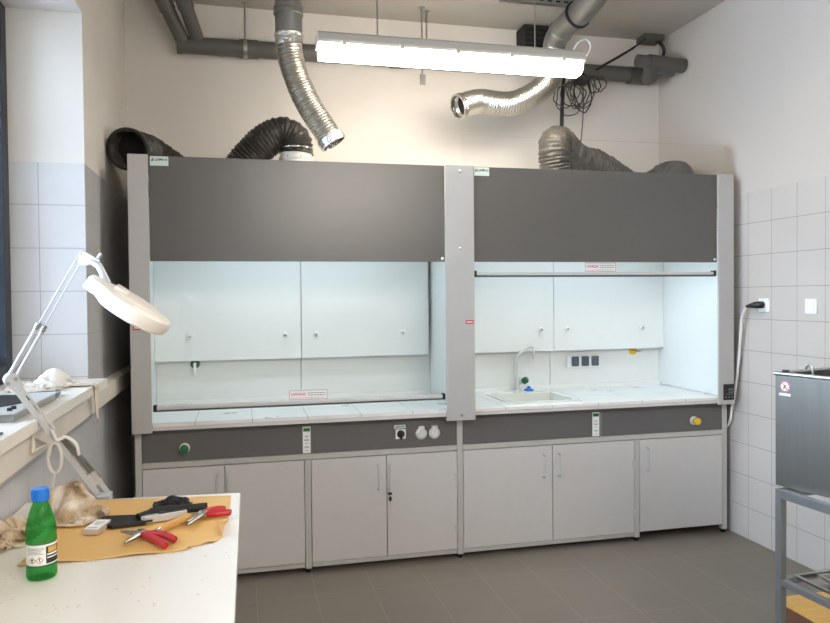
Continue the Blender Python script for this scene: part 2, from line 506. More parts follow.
# window
w = bpy.data.objects.new('window_1', None); COL.objects.link(w); w.location = (-1.09, 1.5, 1.19); w['kind'] = 'structure'
b = MB(); fx0, fx1 = -1.14, -1.03
b.box(fx0, fx1, WY0, WY0 + 0.08, 1.19, WZ1, M['winframe'], 0.004)
b.box(fx0, fx1, WY1 - 0.08, WY1, 1.19, WZ1, M['winframe'], 0.004)
b.box(fx0, fx1, WY0 + 0.08, WY1 - 0.08, 1.19, 1.27, M['winframe'], 0.004)
b.box(fx0, fx1, WY0 + 0.08, WY1 - 0.08, WZ1 - 0.08, WZ1, M['winframe'], 0.004)
b.box(fx0, fx1, 1.46, 1.54, 1.27, WZ1 - 0.08, M['winframe'], 0.004)
b.build('window_frame', w)
b = MB()
b.box(-1.09, -1.084, WY0 + 0.08, 1.46, 1.27, WZ1 - 0.08, M['wglass'])
b.box(-1.09, -1.084, 1.54, WY1 - 0.08, 1.27, WZ1 - 0.08, M['wglass'])
b.build('pane', w, smooth=False)
# sill and trunking
b = MB(); b.box(-1.15, -0.625, WY0, 3.648, 1.15, 1.19, M['sill'], 0.003); b.build('trim_1', kind='structure')
b = MB(); b.box(XL + 0.001, -0.645, YF + 0.01, YB - 0.004, 1.06, 1.148, M['trunk'], 0.003); b.build('trim_2', kind='structure')

# ------------------------------------------------------------------ fume hoods
GREY = M['light']
def screw(mb, x, y, z, r=0.008, m=None):
    mb.lathe([(r, 0), (r, 0.003), (r * 0.6, 0.006)], m or M['steel'], (x, y, z), 12, Matrix.Rotation(PI / 2, 3, 'X'))
FX = RX(PI / 2)          # text / flat local XY -> facing -Y
def facing(x, y, z): return T(x, y, z) @ FX

def logo_sticker(parent, x0, x1, z0, z1, y):
    s = MB(); s.box(x0, x1, y - 0.0012, y, z0, z1, M['gpaper'])
    o = s.build('maker_sticker', parent, label='pale green maker sticker with dark green lettering')
    t = MB(); h = z1 - z0; wd = x1 - x0
    t.text('LabMind', h * 0.40, M['greenink'], facing(x0 + wd * 0.56, y - 0.0016, z0 + h * 0.66), width=wd * 0.74)
    xx = x0 + wd * 0.10
    t.prism([(xx - wd * 0.05, y - 0.0014, z0 + h * 0.5), (xx + wd * 0.07, y - 0.0014, z0 + h * 0.5), (xx + wd * 0.05, y - 0.0014, z0 + h * 0.86)], (0, -0.0004, 0), M['greenink'])
    t.build('lettering', o, smooth=False)

def warning_label(sash, x0, x1, z0, z1, y):
    s = MB(); s.box(x0, x1, y - 0.001, y, z0, z1, M['paper'])
    e = 0.0022; yy = y - 0.0013
    for (a, c, d, f) in ((x0, x1, z0, z0 + e), (x0, x1, z1 - e, z1), (x0, x0 + e, z0, z1), (x1 - e, x1, z0, z1)):
        s.box(a, c, yy, y - 0.001, d, f, M['red'])
    wd = x1 - x0; h = z1 - z0
    s.text('UWAGA!', h * 0.42, M['red'], facing(x0 + wd * 0.24, yy, z0 + h * 0.56), width=wd * 0.38)
    rr = random.Random(3)
    for k in range(2):
        x = x0 + wd * 0.48
        while x < x1 - wd * 0.08:
            l = rr.uniform(0.04, 0.09) * wd
            s.box(x, min(x + l, x1 - wd * 0.05), yy - 0.0003, y - 0.001, z0 + h * (0.64 - k * 0.22), z0 + h * (0.70 - k * 0.22), M['ink'])
            x += l + wd * 0.02
    x = x0 + wd * 0.06
    while x < x1 - wd * 0.12:
        l = rr.uniform(0.03, 0.08) * wd
        s.box(x, x + l, yy - 0.0003, y - 0.001, z0 + h * 0.16, z0 + h * 0.21, M['red']); x += l + wd * 0.02
    s.build('warning_label', sash, label='white label with red border and red UWAGA! print', smooth=False)

def knob_part(parent, x, y, z):
    k = MB(); ax = Matrix.Rotation(PI / 2, 3, 'X')
    k.lathe([(0.006, 0), (0.006, 0.012), (0.015, 0.013), (0.016, 0.024), (0.012, 0.03)], M['white'], (x, y, z), 16, ax)
    k.lathe([(0.008, 0.03), (0.008, 0.034), (0.004, 0.036)], M['steel'], (x, y, z), 12, ax)
    k.build('baffle_knob', parent)

def red_tag(parent, x, z):
    s = MB(); s.box(x - 0.024, x + 0.024, 4.0025, 4.004, z - 0.011, z + 0.011, M['red'])
    rr = random.Random(5)
    for k in range(5): s.box(x - 0.018 + k * 0.0075, x - 0.013 + k * 0.0075, 4.0021, 4.0026, z - 0.004, z + 0.004, M['paper'])
    s.build('red_tag', parent, label='small red tag with pale print', smooth=False)

ZT = 2.3126
def hood(label, x0, x1, xi0, xi1, baffle_x, seam, knobs, fx0, fx1, sash_z0, sash_z1, gx0, gx1, collar):
    h = thing('fume_hood', label, 'fume hood', ((x0 + x1) / 2, 4.45, 0.9), 0, 'fume hoods along the back wall')
    if x0 < 0:
        b = MB(); b.box(-0.5725, -0.567, 4.102, 4.93, 0.902, 2.30, M['sidedark'], 0.001); b.build('outer_side', h, label='dark grey outer side')
    # carcass
    b = MB()
    b.box(xi0 - 0.03 if xi0 < 0 else xi0 - 0.012, xi0, 4.062, 4.93, 0.902, 2.1, M['hoodin'], 0.002)
    b.build('side_panel', h)
    b = MB(); b.box(xi1, xi1 + (0.01 if xi1 < 2 else 0.05), 4.062, 4.93, 0.902, 2.1, M['hoodin'], 0.002); b.build('side_panel', h)
    b = MB()
    b.box(xi0 + 0.001, seam - 0.0015, 4.765, 4.785, 0.902, 2.08, M['hoodin'], 0.001)
    b.box(seam + 0.0015, xi1 - 0.001, 4.765, 4.785, 0.902, 2.08, M['hoodin'], 0.001)
    b.box(xi0 + 0.001, xi1 - 0.001, 4.786, 4.8, 0.902, 2.08, M['greyink'])
    b.build('back_panel', h)
    bx0, bx1 = baffle_x
    for (a, c) in ((bx0, seam - 0.002), (seam + 0.002, bx1)):
        b = MB(); b.box(a, c, 4.695, 4.71, 1.172, 1.98, M['hoodin'], 0.0015); bf = b.build('baffle', h)
        for k in knobs:
            if a < k < c: knob_part(bf, k, 4.695, 1.324)
    b = MB(); b.box(xi0, xi1, 4.064, 4.93, 2.08, 2.1, M['hoodin'], 0.002); rf = b.build('roof_panel', h)
    # built-in light in the roof, behind the fascia
    b = MB(); lx0, lx1 = xi0 + 0.25, xi1 - 0.25
    b.box(lx0, lx1, 4.14, 4.32, 2.055, 2.079, M['white'], 0.002); lt = b.build('interior_lamp', h)
    b = MB(); b.box(lx0 + 0.015, lx1 - 0.015, 4.155, 4.305, 2.045, 2.055, M['hoodlight'], 0.002); b.build('lamp_diffuser', lt)
    # fascia
    b = MB(); b.box(fx0, fx1, 4.022, 4.042, 1.76, ZT, M['dark'], 0.0015)
    fa = b.build('fascia_panel', h, label='dark grey front panel')
    b = MB(); screw(b, fx1 - 0.016, 4.022, 1.778, 0.009, M['white']); b.build('fascia_button', fa)
    logo_sticker(fa, fx0 + 0.008, fx0 + 0.10, ZT - 0.052, ZT - 0.003, 4.0215)
    # sash
    b = MB(); b.box(gx0, gx1, 4.056, 4.061, sash_z0 + 0.015, sash_z1, M['glass'])
    s = b.build('sash', h, smooth=False, label='clear glass sliding sash')
    b = MB()
    b.box(fx0 + 0.004, fx1 - 0.004, 4.030, 4.064, sash_z0 + 0.003, sash_z0 + 0.016, M['gap'], 0.003)  # strip coloured dark as the shaded gap under the rail
    b.box(fx0 + 0.006, fx1 - 0.006, 4.026, 4.066, sash_z0 + 0.013, sash_z0 + 0.032, M['alum'], 0.004)
    hd = b.build('sash_handle', s, label='grey sash handle bar')
    for xx in (fx0 + 0.012, fx1 - 0.012):
        b = MB(); b.box(xx - 0.009, xx + 0.009, 4.022, 4.058, sash_z0 + 0.004, sash_z0 + 0.04, M['black'], 0.003); b.build('end_stop', s)
    return h, s

hl, sl = hood('left fume hood with its glass sash lowered, shiny dark grey fascia', -0.573, 1.245, -0.532, 1.236, (-0.531, 1.21), 0.365,
              (-0.322, 0.262, 0.458, 1.03), -0.471, 1.139, 0.958, 1.80, -0.50, 1.18, (0.33, 4.5))
hr, sr = hood('right fume hood with raised sash and a sink in its worktop', 1.31, 3.041, 1.262, 2.98, (1.264, 2.978), 2.117,
              (2.014, 2.21, 2.791), 1.311, 2.93, 1.668, 2.505, 1.255, 3.012, (1.95, 4.4))
warning_label(sl, 0.245, 0.455, 0.993, 1.045, 4.0555)
warning_label(sr, 2.035, 2.241, 1.703, 1.757, 4.0555)

def post(parent, x0, x1, z0, screws):
    b = MB()
    b.box(x0, x1, 4.004, 4.020, z0, ZT + 0.003, GREY, 0.003)
    if x0 < 0: b.box(x0, x0 + 0.012, 4.02, 4.10, z0 + 0.05, ZT, GREY)
    if x0 > 2: b.box(x1 - 0.012, x1, 4.02, 4.10, z0 + 0.05, ZT, GREY)
    p = b.build('front_post', parent)
    for (x, z) in screws:
        s = MB(); screw(s, x, 4.004, z); s.build('screw', p)
    return p
pl = post(hl, -0.573, -0.472, 0.853, [])
pm = post(hl, 1.139, 1.311, 0.839, [(1.228, 2.278), (1.224, 1.835), (1.228, 0.871)])
pr = post(hr, 2.931, 3.041, 0.855, [])
red_tag(pl, -0.535, 1.41); red_tag(pm, 1.279, 1.41)
# control pad on the right post
b = MB(); b.box(2.962, 3.037, 3.997, 4.004, 0.884, 0.985, M['black'], 0.002); pad = b.build('control_pad', pr, label='black keypad with white symbols')
b = MB()
for (z, xs, hh) in ((0.952, (3.0, 3.012, 3.024), 0.009), (0.934, (3.0, 3.013, 3.024), 0.007), (0.921, (2.985, 2.998, 3.010, 3.022), 0.004), (0.903, (2.976, 2.999, 3.022), 0.008)):
    for x in xs: b.box(x - 0.0045, x + 0.0045, 3.9962, 3.9969, z - hh / 2, z + hh / 2, M['greyink'])
b.build('key_marks', pad, smooth=False)

# exhaust collars on hood roofs
def collar(parent, x, y, z1, r):
    b = MB(); b.lathe([(r + 0.03, 2.1), (r + 0.03, 2.106), (r, 2.107), (r, z1)], M['galv' if x > 1 else 'white'], (x, y, 0), 36, cap=False)
    c = b.build('exhaust_collar', parent)
    b = MB(); b.lathe([(r + 0.002, z1 - 0.075), (r + 0.007, z1 - 0.073), (r + 0.007, z1 - 0.055), (r + 0.002, z1 - 0.053)], M['white'], (x, y, 0), 36, cap=False)
    for k in range(8):
        a = k * PI / 4 + 0.2
        b.lathe([(0.004, 0), (0.003, 0.003)], M['ink'], (x + (r + 0.006) * math.cos(a), y + (r + 0.006) * math.sin(a), z1 - 0.064), 8, Matrix.Rotation(a, 3, 'Z') @ Matrix.Rotation(PI / 2, 3, 'Y'))
    b.build('clamp_band', c)
    b = MB(); b.lathe([(r + 0.001, z1 - 0.012), (r + 0.011, z1 - 0.011), (r + 0.011, z1 - 0.001), (r + 0.001, z1)], M['chrome'], (x, y, 0), 36, cap=False); b.build('hose_clip', c)
LC = (0.332, 4.5); collar(hl, LC[0], LC[1], 2.476, 0.097)
RC = (1.96, 4.28); collar(hr, RC[0], RC[1], 2.34, 0.09)

# service fittings inside the hoods
def fit(parent, name, label, x, y, z, ring, body, tip):
    ax = Matrix.Rotation(PI / 2, 3, 'X')
    b = MB(); b.lathe([(0.004, 0), (0.03, 0), (0.03, 0.008), (0.018, 0.012), (0.012, 0.014)], M[ring], (x, y, z), 20, ax)
    b.frame_tube([(x, y - 0.01, z), (x, y - 0.05, z), (x + 0.002, y - 0.07, z - 0.012), (x + 0.002, y - 0.075, z - 0.045)], 0.009, M[body], 12, sub=5)
    b.frame_tube([(x + 0.002, y - 0.075, z - 0.04), (x + 0.002, y - 0.076, z - 0.066)], [0.006, 0.004], M[tip], 10)
    b.build(name, parent, label=label)
fit(hl, 'gas_outlet', 'green gas outlet with white nozzle', -0.298, 4.765, 1.15, 'green', 'white', 'white')
b = MB(); ax = Matrix.Rotation(PI / 2, 3, 'X')
b.lathe([(0.004, 0), (0.03, 0), (0.03, 0.008), (0.012, 0.012), (0.012, 0.03), (0.007, 0.032), (0.007, 0.05)], M['yellow'], (2.765, 4.765, 1.152), 20, ax)
b.lathe([(0.007, 0.05), (0.006, 0.07)], M['steel'], (2.765, 4.765, 1.152), 12, ax)
b.frame_tube([(2.765, 4.735, 1.152), (2.81, 4.73, 1.146)], 0.004, M['steel'], 8)
b.build('gas_outlet', hr, label='yellow gas outlet')
b = MB(); b.box(2.24, 2.49, 4.738, 4.764, 1.045, 1.13, M['paper'], 0.004)
so = b.build('socket_block', hr, label='white triple socket block')
for k in range(3):
    b = MB(); xa = 2.268 + k * 0.0775; b.box(xa, xa + 0.056, 4.724, 4.738, 1.054, 1.124, M['flap'], 0.006); b.build('socket_flap', so, label='slate grey spring flap')

# ------------------------------------------------------------------ worktops
wt = thing('worktop', 'white tiled worktop inside the left fume hood', 'worktop', (0.335, 4.45, 0.86), 0, 'worktops of the fume hoods')
b = MB(); b.box(-0.566, 1.2435, 4.034, 4.93, 0.882, 0.9, M['worktop'], 0.0015); b.build('tiled_slab', wt)
b = MB(); b.box(-0.566, 1.2435, 4.040, 4.92, 0.86, 0.8805, M['lip'], 0.001); b.build('edge_strip', wt)
b = MB(); b.box(-0.53, 1.235, 4.735, 4.763, 0.9, 0.925, M['white'], 0.002); b.build('rear_upstand', wt)
wt2 = thing('worktop', 'white tiled worktop with a recessed sink in the right fume hood', 'worktop', (2.145, 4.45, 0.86), 0, 'worktops of the fume hoods')
SX0, SX1, SY0, SY1 = 1.60, 2.03, 4.16, 4.56
b = MB()
b.box(1.2465, SX0, 4.034, 4.93, 0.882, 0.9, M['worktop2'], 0.001)
b.box(SX1, 3.04, 4.034, 4.93, 0.882, 0.9, M['worktop2'], 0.001)
b.box(SX0, SX1, 4.034, SY0, 0.882, 0.9, M['worktop2'], 0.001)
b.box(SX0, SX1, SY1, 4.93, 0.882, 0.9, M['worktop2'], 0.001)
b.build('tiled_slab', wt2)
b = MB()
b.box(1.2465, 3.04, 4.040, 4.13, 0.86, 0.8805, M['lip'], 0.001); b.build('edge_strip', wt2)
b = MB(); b.box(1.264, 2.978, 4.735, 4.763, 0.9, 0.925, M['white'], 0.002); b.build('rear_upstand', wt2)
b = MB(); t = 0.012
b.box(SX0 - 0.025, SX0 + t, SY0 - 0.025, SY1 + 0.025, 0.9, 0.908, M['sink'], 0.003)
b.box(SX1 - t, SX1 + 0.025, SY0 - 0.025, SY1 + 0.025, 0.9, 0.908, M['sink'], 0.003)
b.box(SX0 + t, SX1 - t, SY0 - 0.025, SY0 + t, 0.9, 0.908, M['sink'], 0.003)
b.box(SX0 + t, SX1 - t, SY1 - t, SY1 + 0.025, 0.9, 0.908, M['sink'], 0.003)
zb = 0.76
b.box(SX0 + 0.001, SX0 + t, SY0 + 0.001, SY1 - 0.001, zb, 0.903, M['sink'])
b.box(SX1 - t, SX1 - 0.001, SY0 + 0.001, SY1 - 0.001, zb, 0.903, M['sink'])
b.box(SX0 + t, SX1 - t, SY0 + 0.001, SY0 + t, zb, 0.903, M['sink'])
b.box(SX0 + t, SX1 - t, SY1 - t, SY1 - 0.001, zb, 0.903, M['sink'])
b.box(SX0 + 0.001, SX1 - 0.001, SY0 + 0.001, SY1 - 0.001, zb - 0.01, zb, M['sink'])
sk = b.build('sink', wt2, label='cream sink basin with a raised rim')
b = MB(); b.lathe([(0.03, zb), (0.03, zb + 0.003), (0.02, zb + 0.004)], M['steel'], (1.82, 4.36, 0), 20); b.build('drain', sk)
# tap
tp = thing('lab_tap', 'pale swan-neck tap with a green knob behind the sink', 'tap', (1.835, 4.68, 0.9))
P0 = V((1.835, 4.68, 0.9))
b = MB(); b.lathe([(0.026, 0.9), (0.026, 0.908), (0.018, 0.912), (0.018, 0.99), (0.013, 1.0)], M['sgrey'], (P0.x, P0.y, 0), 20); b.build('tap_body', tp)
b = MB()
b.frame_tube([(P0.x, 4.68, 0.99), (P0.x, 4.68, 1.10), (P0.x, 4.68, 1.135), (P0.x + 0.008, 4.679, 1.15), (P0.x + 0.04, 4.673, 1.177), (P0.x + 0.078, 4.667, 1.205), (P0.x + 0.097, 4.663, 1.21), (P0.x + 0.110, 4.66, 1.198), (P0.x + 0.113, 4.658, 1.165)], 0.0085, M['sgrey'], 12, sub=6)
b.frame_tube([(P0.x + 0.113, 4.658, 1.168), (P0.x + 0.1135, 4.658, 1.122)], [0.007, 0.0055], M['sgrey'], 12)
b.build('swan_neck', tp)
b = MB(); d = V((0.55, -0.45, 0.42)).normalized()
b.cyl(P0 + V((0, 0, 0.045)), P0 + V((0, 0, 0.045)) + d * 0.05, 0.009, M['sgrey'], 12)
b.build('valve_stem', tp)
b = MB(); q = P0 + V((0, 0, 0.045)) + d * 0.045
b.frame_tube([q, q + d * 0.008, q + d * 0.035, q + d * 0.042], [0.018, 0.024, 0.022, 0.014], M['green'], 10); b.build('knob', tp, label='dark green knob')
bt = MB(); bp_ = V((1.925, 4.69, 0.9))
bt.lathe([(0.032, 0.9), (0.034, 0.904), (0.033, 0.911), (0.014, 0.917), (0.012, 0.93), (0.004, 0.934)], M['blue'], (bp_.x, bp_.y, 0), 24)
single(bt, 'sink_stopper', 'small blue domed stopper lying beside the tap', 'stopper', (bp_.x, bp_.y, 0.9))

# ------------------------------------------------------------------ support frames with service panels
def frame(label, xs, x0, x1, px0, px1):
    f = thing('support_frame', label, 'frame', ((x0 + x1) / 2, 4.45, 0), 0, 'support frames of the fume hoods')
    for x in xs:
        full = x in (-0.556, 1.2445, 3.046)
        b = MB()
        b.box(x - 0.0175, x + 0.0175, 4.104, 4.139, 0.022, 0.838 if x < 3 and full and x > 0 else (0.855 if full else 0.644), M['frame'], 0.002)
        p = b.build('post', f)
        b = MB(); b.lathe([(0.015, 0.0), (0.016, 0.012), (0.008, 0.014), (0.008, 0.03)], M['black'], (x, 4.121, 0), 16); b.build('foot', p)
        b = MB(); b.box(x - 0.0175, x + 0.0175, 4.87, 4.905, 0.022, 0.855, M['frame']); p = b.build('post', f)
        b = MB(); b.lathe([(0.015, 0.0), (0.016, 0.012), (0.008, 0.014), (0.008, 0.03)], M['black'], (x, 4.887, 0), 16); b.build('foot', p)
    b = MB(); b.box(x0, x1, 4.102, 4.132, 0.646, 0.676, M['frame'], 0.002); b.build('front_rail', f)
    b = MB()
    b.box(px0, px1, 4.106, 4.122, 0.6775, 0.832, M['panel'], 0.001)
    b.box(px0, px1, 4.098, 4.122, 0.834, 0.858, M['panel'], 0.002)
    sp = b.build('service_panel', f, label='slate grey service panel')
    return f, sp
fl, spl = frame('pale grey steel frame with green-knobbed service panel under left hood', (-0.556, 0.345, 1.2445), -0.538, 1.226, -0.536, 1.226)
fr_, spr = frame('pale grey steel frame with yellow-knobbed service panel under right hood', (2.411, 3.046), 1.2625, 3.028, 1.264, 3.027)

def round_knob(parent, x, z, ring, body, label):
    ax = Matrix.Rotation(PI / 2, 3, 'X')
    b = MB(); b.lathe([(0.004, 0), (0.028, 0), (0.028, 0.006), (0.02, 0.012)], M[ring], (x, 4.106, z), 24, ax)
    b.lathe([(0.008, 0.012), (0.008, 0.02), (0.02, 0.021), (0.024, 0.03), (0.022, 0.05), (0.012, 0.055)], M[body], (x, 4.106, z), 10, ax)
    b.build('valve_knob', parent, label=label)
round_knob(spl, -0.318, 0.748, 'white', 'green', 'green valve knob on a white ring')
round_knob(spr, 2.818, 0.745, 'sgrey', 'yellow', 'yellow valve knob on a grey ring')
# labels strips
def strip(parent, x, w_, side):
    b = MB(); b.box(x - w_ / 2, x + w_ / 2, 4.1035, 4.106, 0.681, 0.831, M['paper'])
    if side: b.box(x + w_ / 2 + 0.001, x + w_ / 2 + 0.016, 4.1005, 4.106, 0.679, 0.831, M['greyink'])
    b.box(x - w_ / 2 + 0.003, x + w_ / 2 - 0.003, 4.103, 4.1036, 0.803, 0.824, M['greenpatch'])
    for k, (dz, hw) in enumerate(((0.09, 0.010), (0.085, 0.007), (0.07, 0.013), (0.066, 0.013), (0.05, 0.008), (0.03, 0.014), (0.025, 0.012), (0.008, 0.009))):
        b.box(x - hw, x + hw, 4.1031, 4.1036, 0.686 + dz, 0.6885 + dz, M['greyink'])
    for k in (-1, 0, 1): b.box(x + k * 0.011 - 0.004, x + k * 0.011 + 0.004, 4.1026, 4.103, 0.809, 0.818, M['ink'])
    b.build('rating_label', parent, label='tall white label with a green head', smooth=False)
strip(spl, 0.341, 0.044, False)
strip(spr, 2.128, 0.046, True)
# rotary switch and green plate
b = MB(); b.box(0.855, 0.915, 4.100, 4.106, 0.732, 0.788, M['paper'], 0.002)
b.lathe([(0.022, 0), (0.022, 0.01), (0.018, 0.014)], M['black'], (0.884, 4.1, 0.762), 20, Matrix.Rotation(PI / 2, 3, 'X'))
b.box(0.878, 0.890, 4.072, 4.09, 0.734, 0.784, M['black'], 0.003)
b.build('rotary_switch', spl, label='black rotary switch on a white plate')
b = MB(); b.box(0.846, 0.914, 4.103, 4.106, 0.793, 0.814, M['gpaper'], 0.001)
for k in range(6): b.box(0.853 + k * 0.0095, 0.8595 + k * 0.0095, 4.1025, 4.1031, 0.800, 0.807, M['greenink'])
b.build('switch_label', spl, label='pale green plate with dark print', smooth=False)
for x in (1.008, 1.087):
    b = MB(); b.lathe([(0.004, 0), (0.034, 0), (0.034, 0.008), (0.031, 0.016), (0.022, 0.02), (0.02, 0.024)], M['sgrey'], (x, 4.106, 0.757), 26, Matrix.Rotation(PI / 2, 3, 'X'))
    b.box(x - 0.017, x + 0.017, 4.085, 4.106, 0.784, 0.802, M['sgrey'], 0.003)
    b.build('socket', spl, label='light grey socket with hinged cap')

# ------------------------------------------------------------------ base cabinets
def cabinet(label, x0, x1, doors, strip_, key=False):
    c = thing('base_cabinet', label, 'cabinet', ((x0 + x1) / 2, 4.45, 0.022), group='base cabinets under the fume hoods')
    b = MB(); zb = 0.028 if strip_ else 0.05
    b.box(x0 + 0.004, x1 - 0.004, 4.126, 4.86, zb + 0.01, 0.642, M['door'], 0.001); b.build('carcass', c)
    if strip_:
        b = MB(); b.box(x0 + 0.001, x1 - 0.001, 4.108, 4.125, zb, 0.052, M['frame'], 0.001); b.build('plinth_strip', c)
    for (a, e, hx, hinge) in doors:
        b = MB(); b.box(a, e, 4.104, 4.1245, 0.0555, 0.641, M['door'], 0.0012); d = b.build('door', c)
        b = MB()
        for z in (0.588, 0.448): b.cyl((hx, 4.104, z), (hx, 4.09, z), 0.006, M['alum'], 12)
        b.frame_tube([(hx, 4.10, 0.585), (hx, 4.078, 0.585), (hx, 4.072, 0.578), (hx, 4.072, 0.458), (hx, 4.078, 0.451), (hx, 4.10, 0.451)], 0.0042, M['alum'], 10, sub=4)
        b.build('handle', d, label='slim metal bow handle')
        if hinge is not None:
            for z in (0.49, 0.18):
                b = MB(); b.box(hinge - 0.006, hinge + 0.006, 4.098, 4.104, z - 0.022, z + 0.022, M['alum'], 0.001); b.build('hinge', d)
        if key and hx > 0.8:
            b = MB(); ax = Matrix.Rotation(PI / 2, 3, 'X')
            b.lathe([(0.011, 0), (0.011, 0.004), (0.008, 0.006)], M['steel'], (0.815, 4.104, 0.42), 16, ax)
            b.box(0.806, 0.826, 4.083, 4.1, 0.414, 0.427, M['black'], 0.003)
            b.box(0.808, 0.824, 4.082, 4.089, 0.378, 0.405, M['black'], 0.004)
            b.frame_tube([(0.815, 4.085, 0.416), (0.815, 4.083, 0.40)], 0.0016, M['steel'], 6)
            b.box(0.813, 0.817, 4.084, 4.087, 0.358, 0.38, M['steel'])
            b.build('lock', d, label='lock with black keys hanging in it')
    return c
cabinet('grey two-door base cabinet beneath the green knob, behind the worktable', -0.536, 0.325, [(-0.5355, -0.111, -0.148, -0.527), (-0.107, 0.3245, -0.09, 0.318)], True)
cabinet('grey two-door base cabinet with keys hanging from its lock', 0.365, 1.225, [(0.3655, 0.797, 0.748, 0.372), (0.801, 1.2245, 0.813, 1.218)], True, True)
cabinet('grey two-door base cabinet below the sink', 1.264, 2.392, [(1.2645, 1.834, 1.776, 1.272), (1.838, 2.3915, 1.879, 2.385)], True)
cabinet('grey single-door base cabinet under the yellow knob, beside the right wall', 2.431, 3.027, [(2.4315, 3.0265, 2.481, None)], False)

# ------------------------------------------------------------------ ducts
def hose(mb, pts, r, pitch, depth, m, n=28, wob=0.0, seed=0, tight=None):
    P = resample(spline([V(p) for p in pts], 24), pitch / 4)
    k = len(P)
    T_ = [(P[min(i + 1, k - 1)] - P[max(i - 1, 0)]).normalized() for i in range(k)]
    ref = V((0, 0, 1)) if abs(T_[0].z) < 0.9 else V((0, 1, 0))
    nrm = (ref - T_[0] * ref.dot(T_[0])).normalized()
    rings = []; R_ = random.Random(seed)
    for i in range(k):
        nrm = (nrm - T_[i] * nrm.dot(T_[i])).normalized(); bi = T_[i].cross(nrm)
        w_ = depth * (math.cos(i * PI / 2) if True else 0)
        ring = []
        for j in range(n):
            a = 2 * PI * j / n
            rr = r + w_ + (wob * noise.noise(V((math.cos(a) * 2.2, math.sin(a) * 2.2, i * 0.35 + seed * 10))) if wob else 0)
            ring.append(mb.bm.verts.new(P[i] + nrm * (math.cos(a) * rr) + bi * (math.sin(a) * rr)))
        rings.append(ring)
    fs = []
    for a, c in zip(rings[:-1], rings[1:]):
        for j in range(n): fs.append(mb.bm.faces.new((a[j], a[(j + 1) % n], c[(j + 1) % n], c[j])))
    mb._new(fs, m)
    return P, T_
def ring_end(mb, p, t, r0, r1, length, m, n=28):
    """open tube end: short sleeve with wall thickness"""
    t = t.normalized(); q = t.to_track_quat('Z', 'Y').to_matrix()
    mb.lathe([(r0, -length), (r1, -length), (r1, 0), (r0, 0), (r0, -length)], m, p, n, q, cap=False)

# left aluminium duct, hanging open-ended
dl = thing('exhaust_duct', 'silver ceiling duct dropping to an open flexible end over the left hood', 'duct', (0.28, 4.2, 3.48), 0, 'silver ceiling ducts')
top = [onY(288, -60, 4.2), onY(288, -10, 4.2), onY(288.5, 12, 4.2), onY(289, 42, 4.2)]
top[0].z = 3.48
b = MB(); b.frame_tube(top, 0.077, M['galv'], 28, sub=6)
b.build('spiral_pipe', dl, label='galvanised pipe')
b = MB()
for yy in (9, 14):
    c = onY(288.4, yy, 4.2); b.lathe([(0.078, -0.012), (0.084, -0.008), (0.084, 0.008), (0.078, 0.012)], M['galv'], c, 28, cap=False)
b.build('joint_ring', dl)
hp = [onY(289, 40, 4.2), onY(290, 55, 4.2), onY(297.5, 80, 4.2), onY(309, 105, 4.2), onY(323, 127, 4.19), onY(333.5, 143.5, 4.18)]
b = MB(); P, T_ = hose(b, hp, 0.072, 0.016, 0.003, M['foil'], 28, 0.003, 1); b.build('flexible_hose', dl, label='corrugated aluminium hose')
b = MB(); b.frame_tube([onY(288.8, 34, 4.2), onY(289, 40, 4.2), onY(289.6, 46, 4.2)], [0.079, 0.084, 0.079], M['tape'], 24, caps=False, sub=4); b.build('tape_band', dl, label='crumpled silver tape')
b = MB(); ring_end(b, P[-1] + T_[-1] * 0.004, T_[-1], 0.068, 0.081, 0.045, M['tape']); b.build('taped_end', dl, label='taped open end')
b = MB(); q = T_[-1].to_track_quat('Z', 'Y').to_matrix(); b.lathe([(0.069, 0), (0.001, 0)], M['void'], P[-1] - T_[-1] * 0.035, 24, q, cap=False); b.build('bore_shade_disc', dl)  # flat black disc stands for the shade inside the hose

# right aluminium duct
dr = thing('exhaust_duct', 'silver elbowed ceiling duct whose flexible hose ends open behind the lamp', 'duct', (2.3, 4.2, 3.48), 0, 'silver ceiling ducts')
Yd = 4.5
up = [onY(606, -30, 3.82), onY(597, -8, 3.95), onY(585, 8, 4.08), onY(572, 20, 4.22), onY(561, 31, 4.36), onY(555, 42, 4.46), onY(553, 56, Yd)]
b = MB(); b.frame_tube([V((up[0].x + 0.03, 3.80, 3.481)), up[0], up[1], up[2], up[3]], 0.078, M['galv'], 28, sub=8)
b.build('elbow_pipe', dr, label='galvanised elbow')
b = MB(); b.frame_tube(up[3:], 0.074, M['galv'], 28, sub=8); b.build('lower_elbow', dr, label='galvanised elbow')
b = MB(); dv = (up[3] - up[2]).normalized(); q = dv.to_track_quat('Z', 'Y').to_matrix()
b.lathe([(0.08, -0.01), (0.088, -0.008), (0.088, 0.008), (0.08, 0.01)], M['rubber'], up[2].lerp(up[3], 0.55), 28, q, cap=False)
cl = up[2].lerp(up[3], 0.55) + q @ V((0.0, 0.0, 0)) + V((0.085, 0, -0.02))
b.box(cl.x - 0.012, cl.x + 0.012, cl.y - 0.03, cl.y + 0.0, cl.z - 0.022, cl.z + 0.012, M['steel'], 0.004)
b.build('clamp_ring', dr, label='black clamp ring')
b = MB(); dv = (up[5] - up[4]).normalized()
for q0 in (up[4],):
    q = dv.to_track_quat('Z', 'Y').to_matrix(); b.lathe([(0.075, -0.014), (0.081, -0.008), (0.081, 0.008), (0.075, 0.014)], M['galv'], q0, 28, q, cap=False)
b.build('joint_ring', dr)
hp = [onY(553, 54, Yd), onY(553, 66, Yd), onY(549.8, 79, Yd), onY(541, 89, Yd), onY(528, 97.5, Yd), onY(512.7, 103.5, Yd), onY(497, 103.5, Yd), onY(479, 101.5, Yd - 0.01), onY(458, 107, Yd - 0.05)]
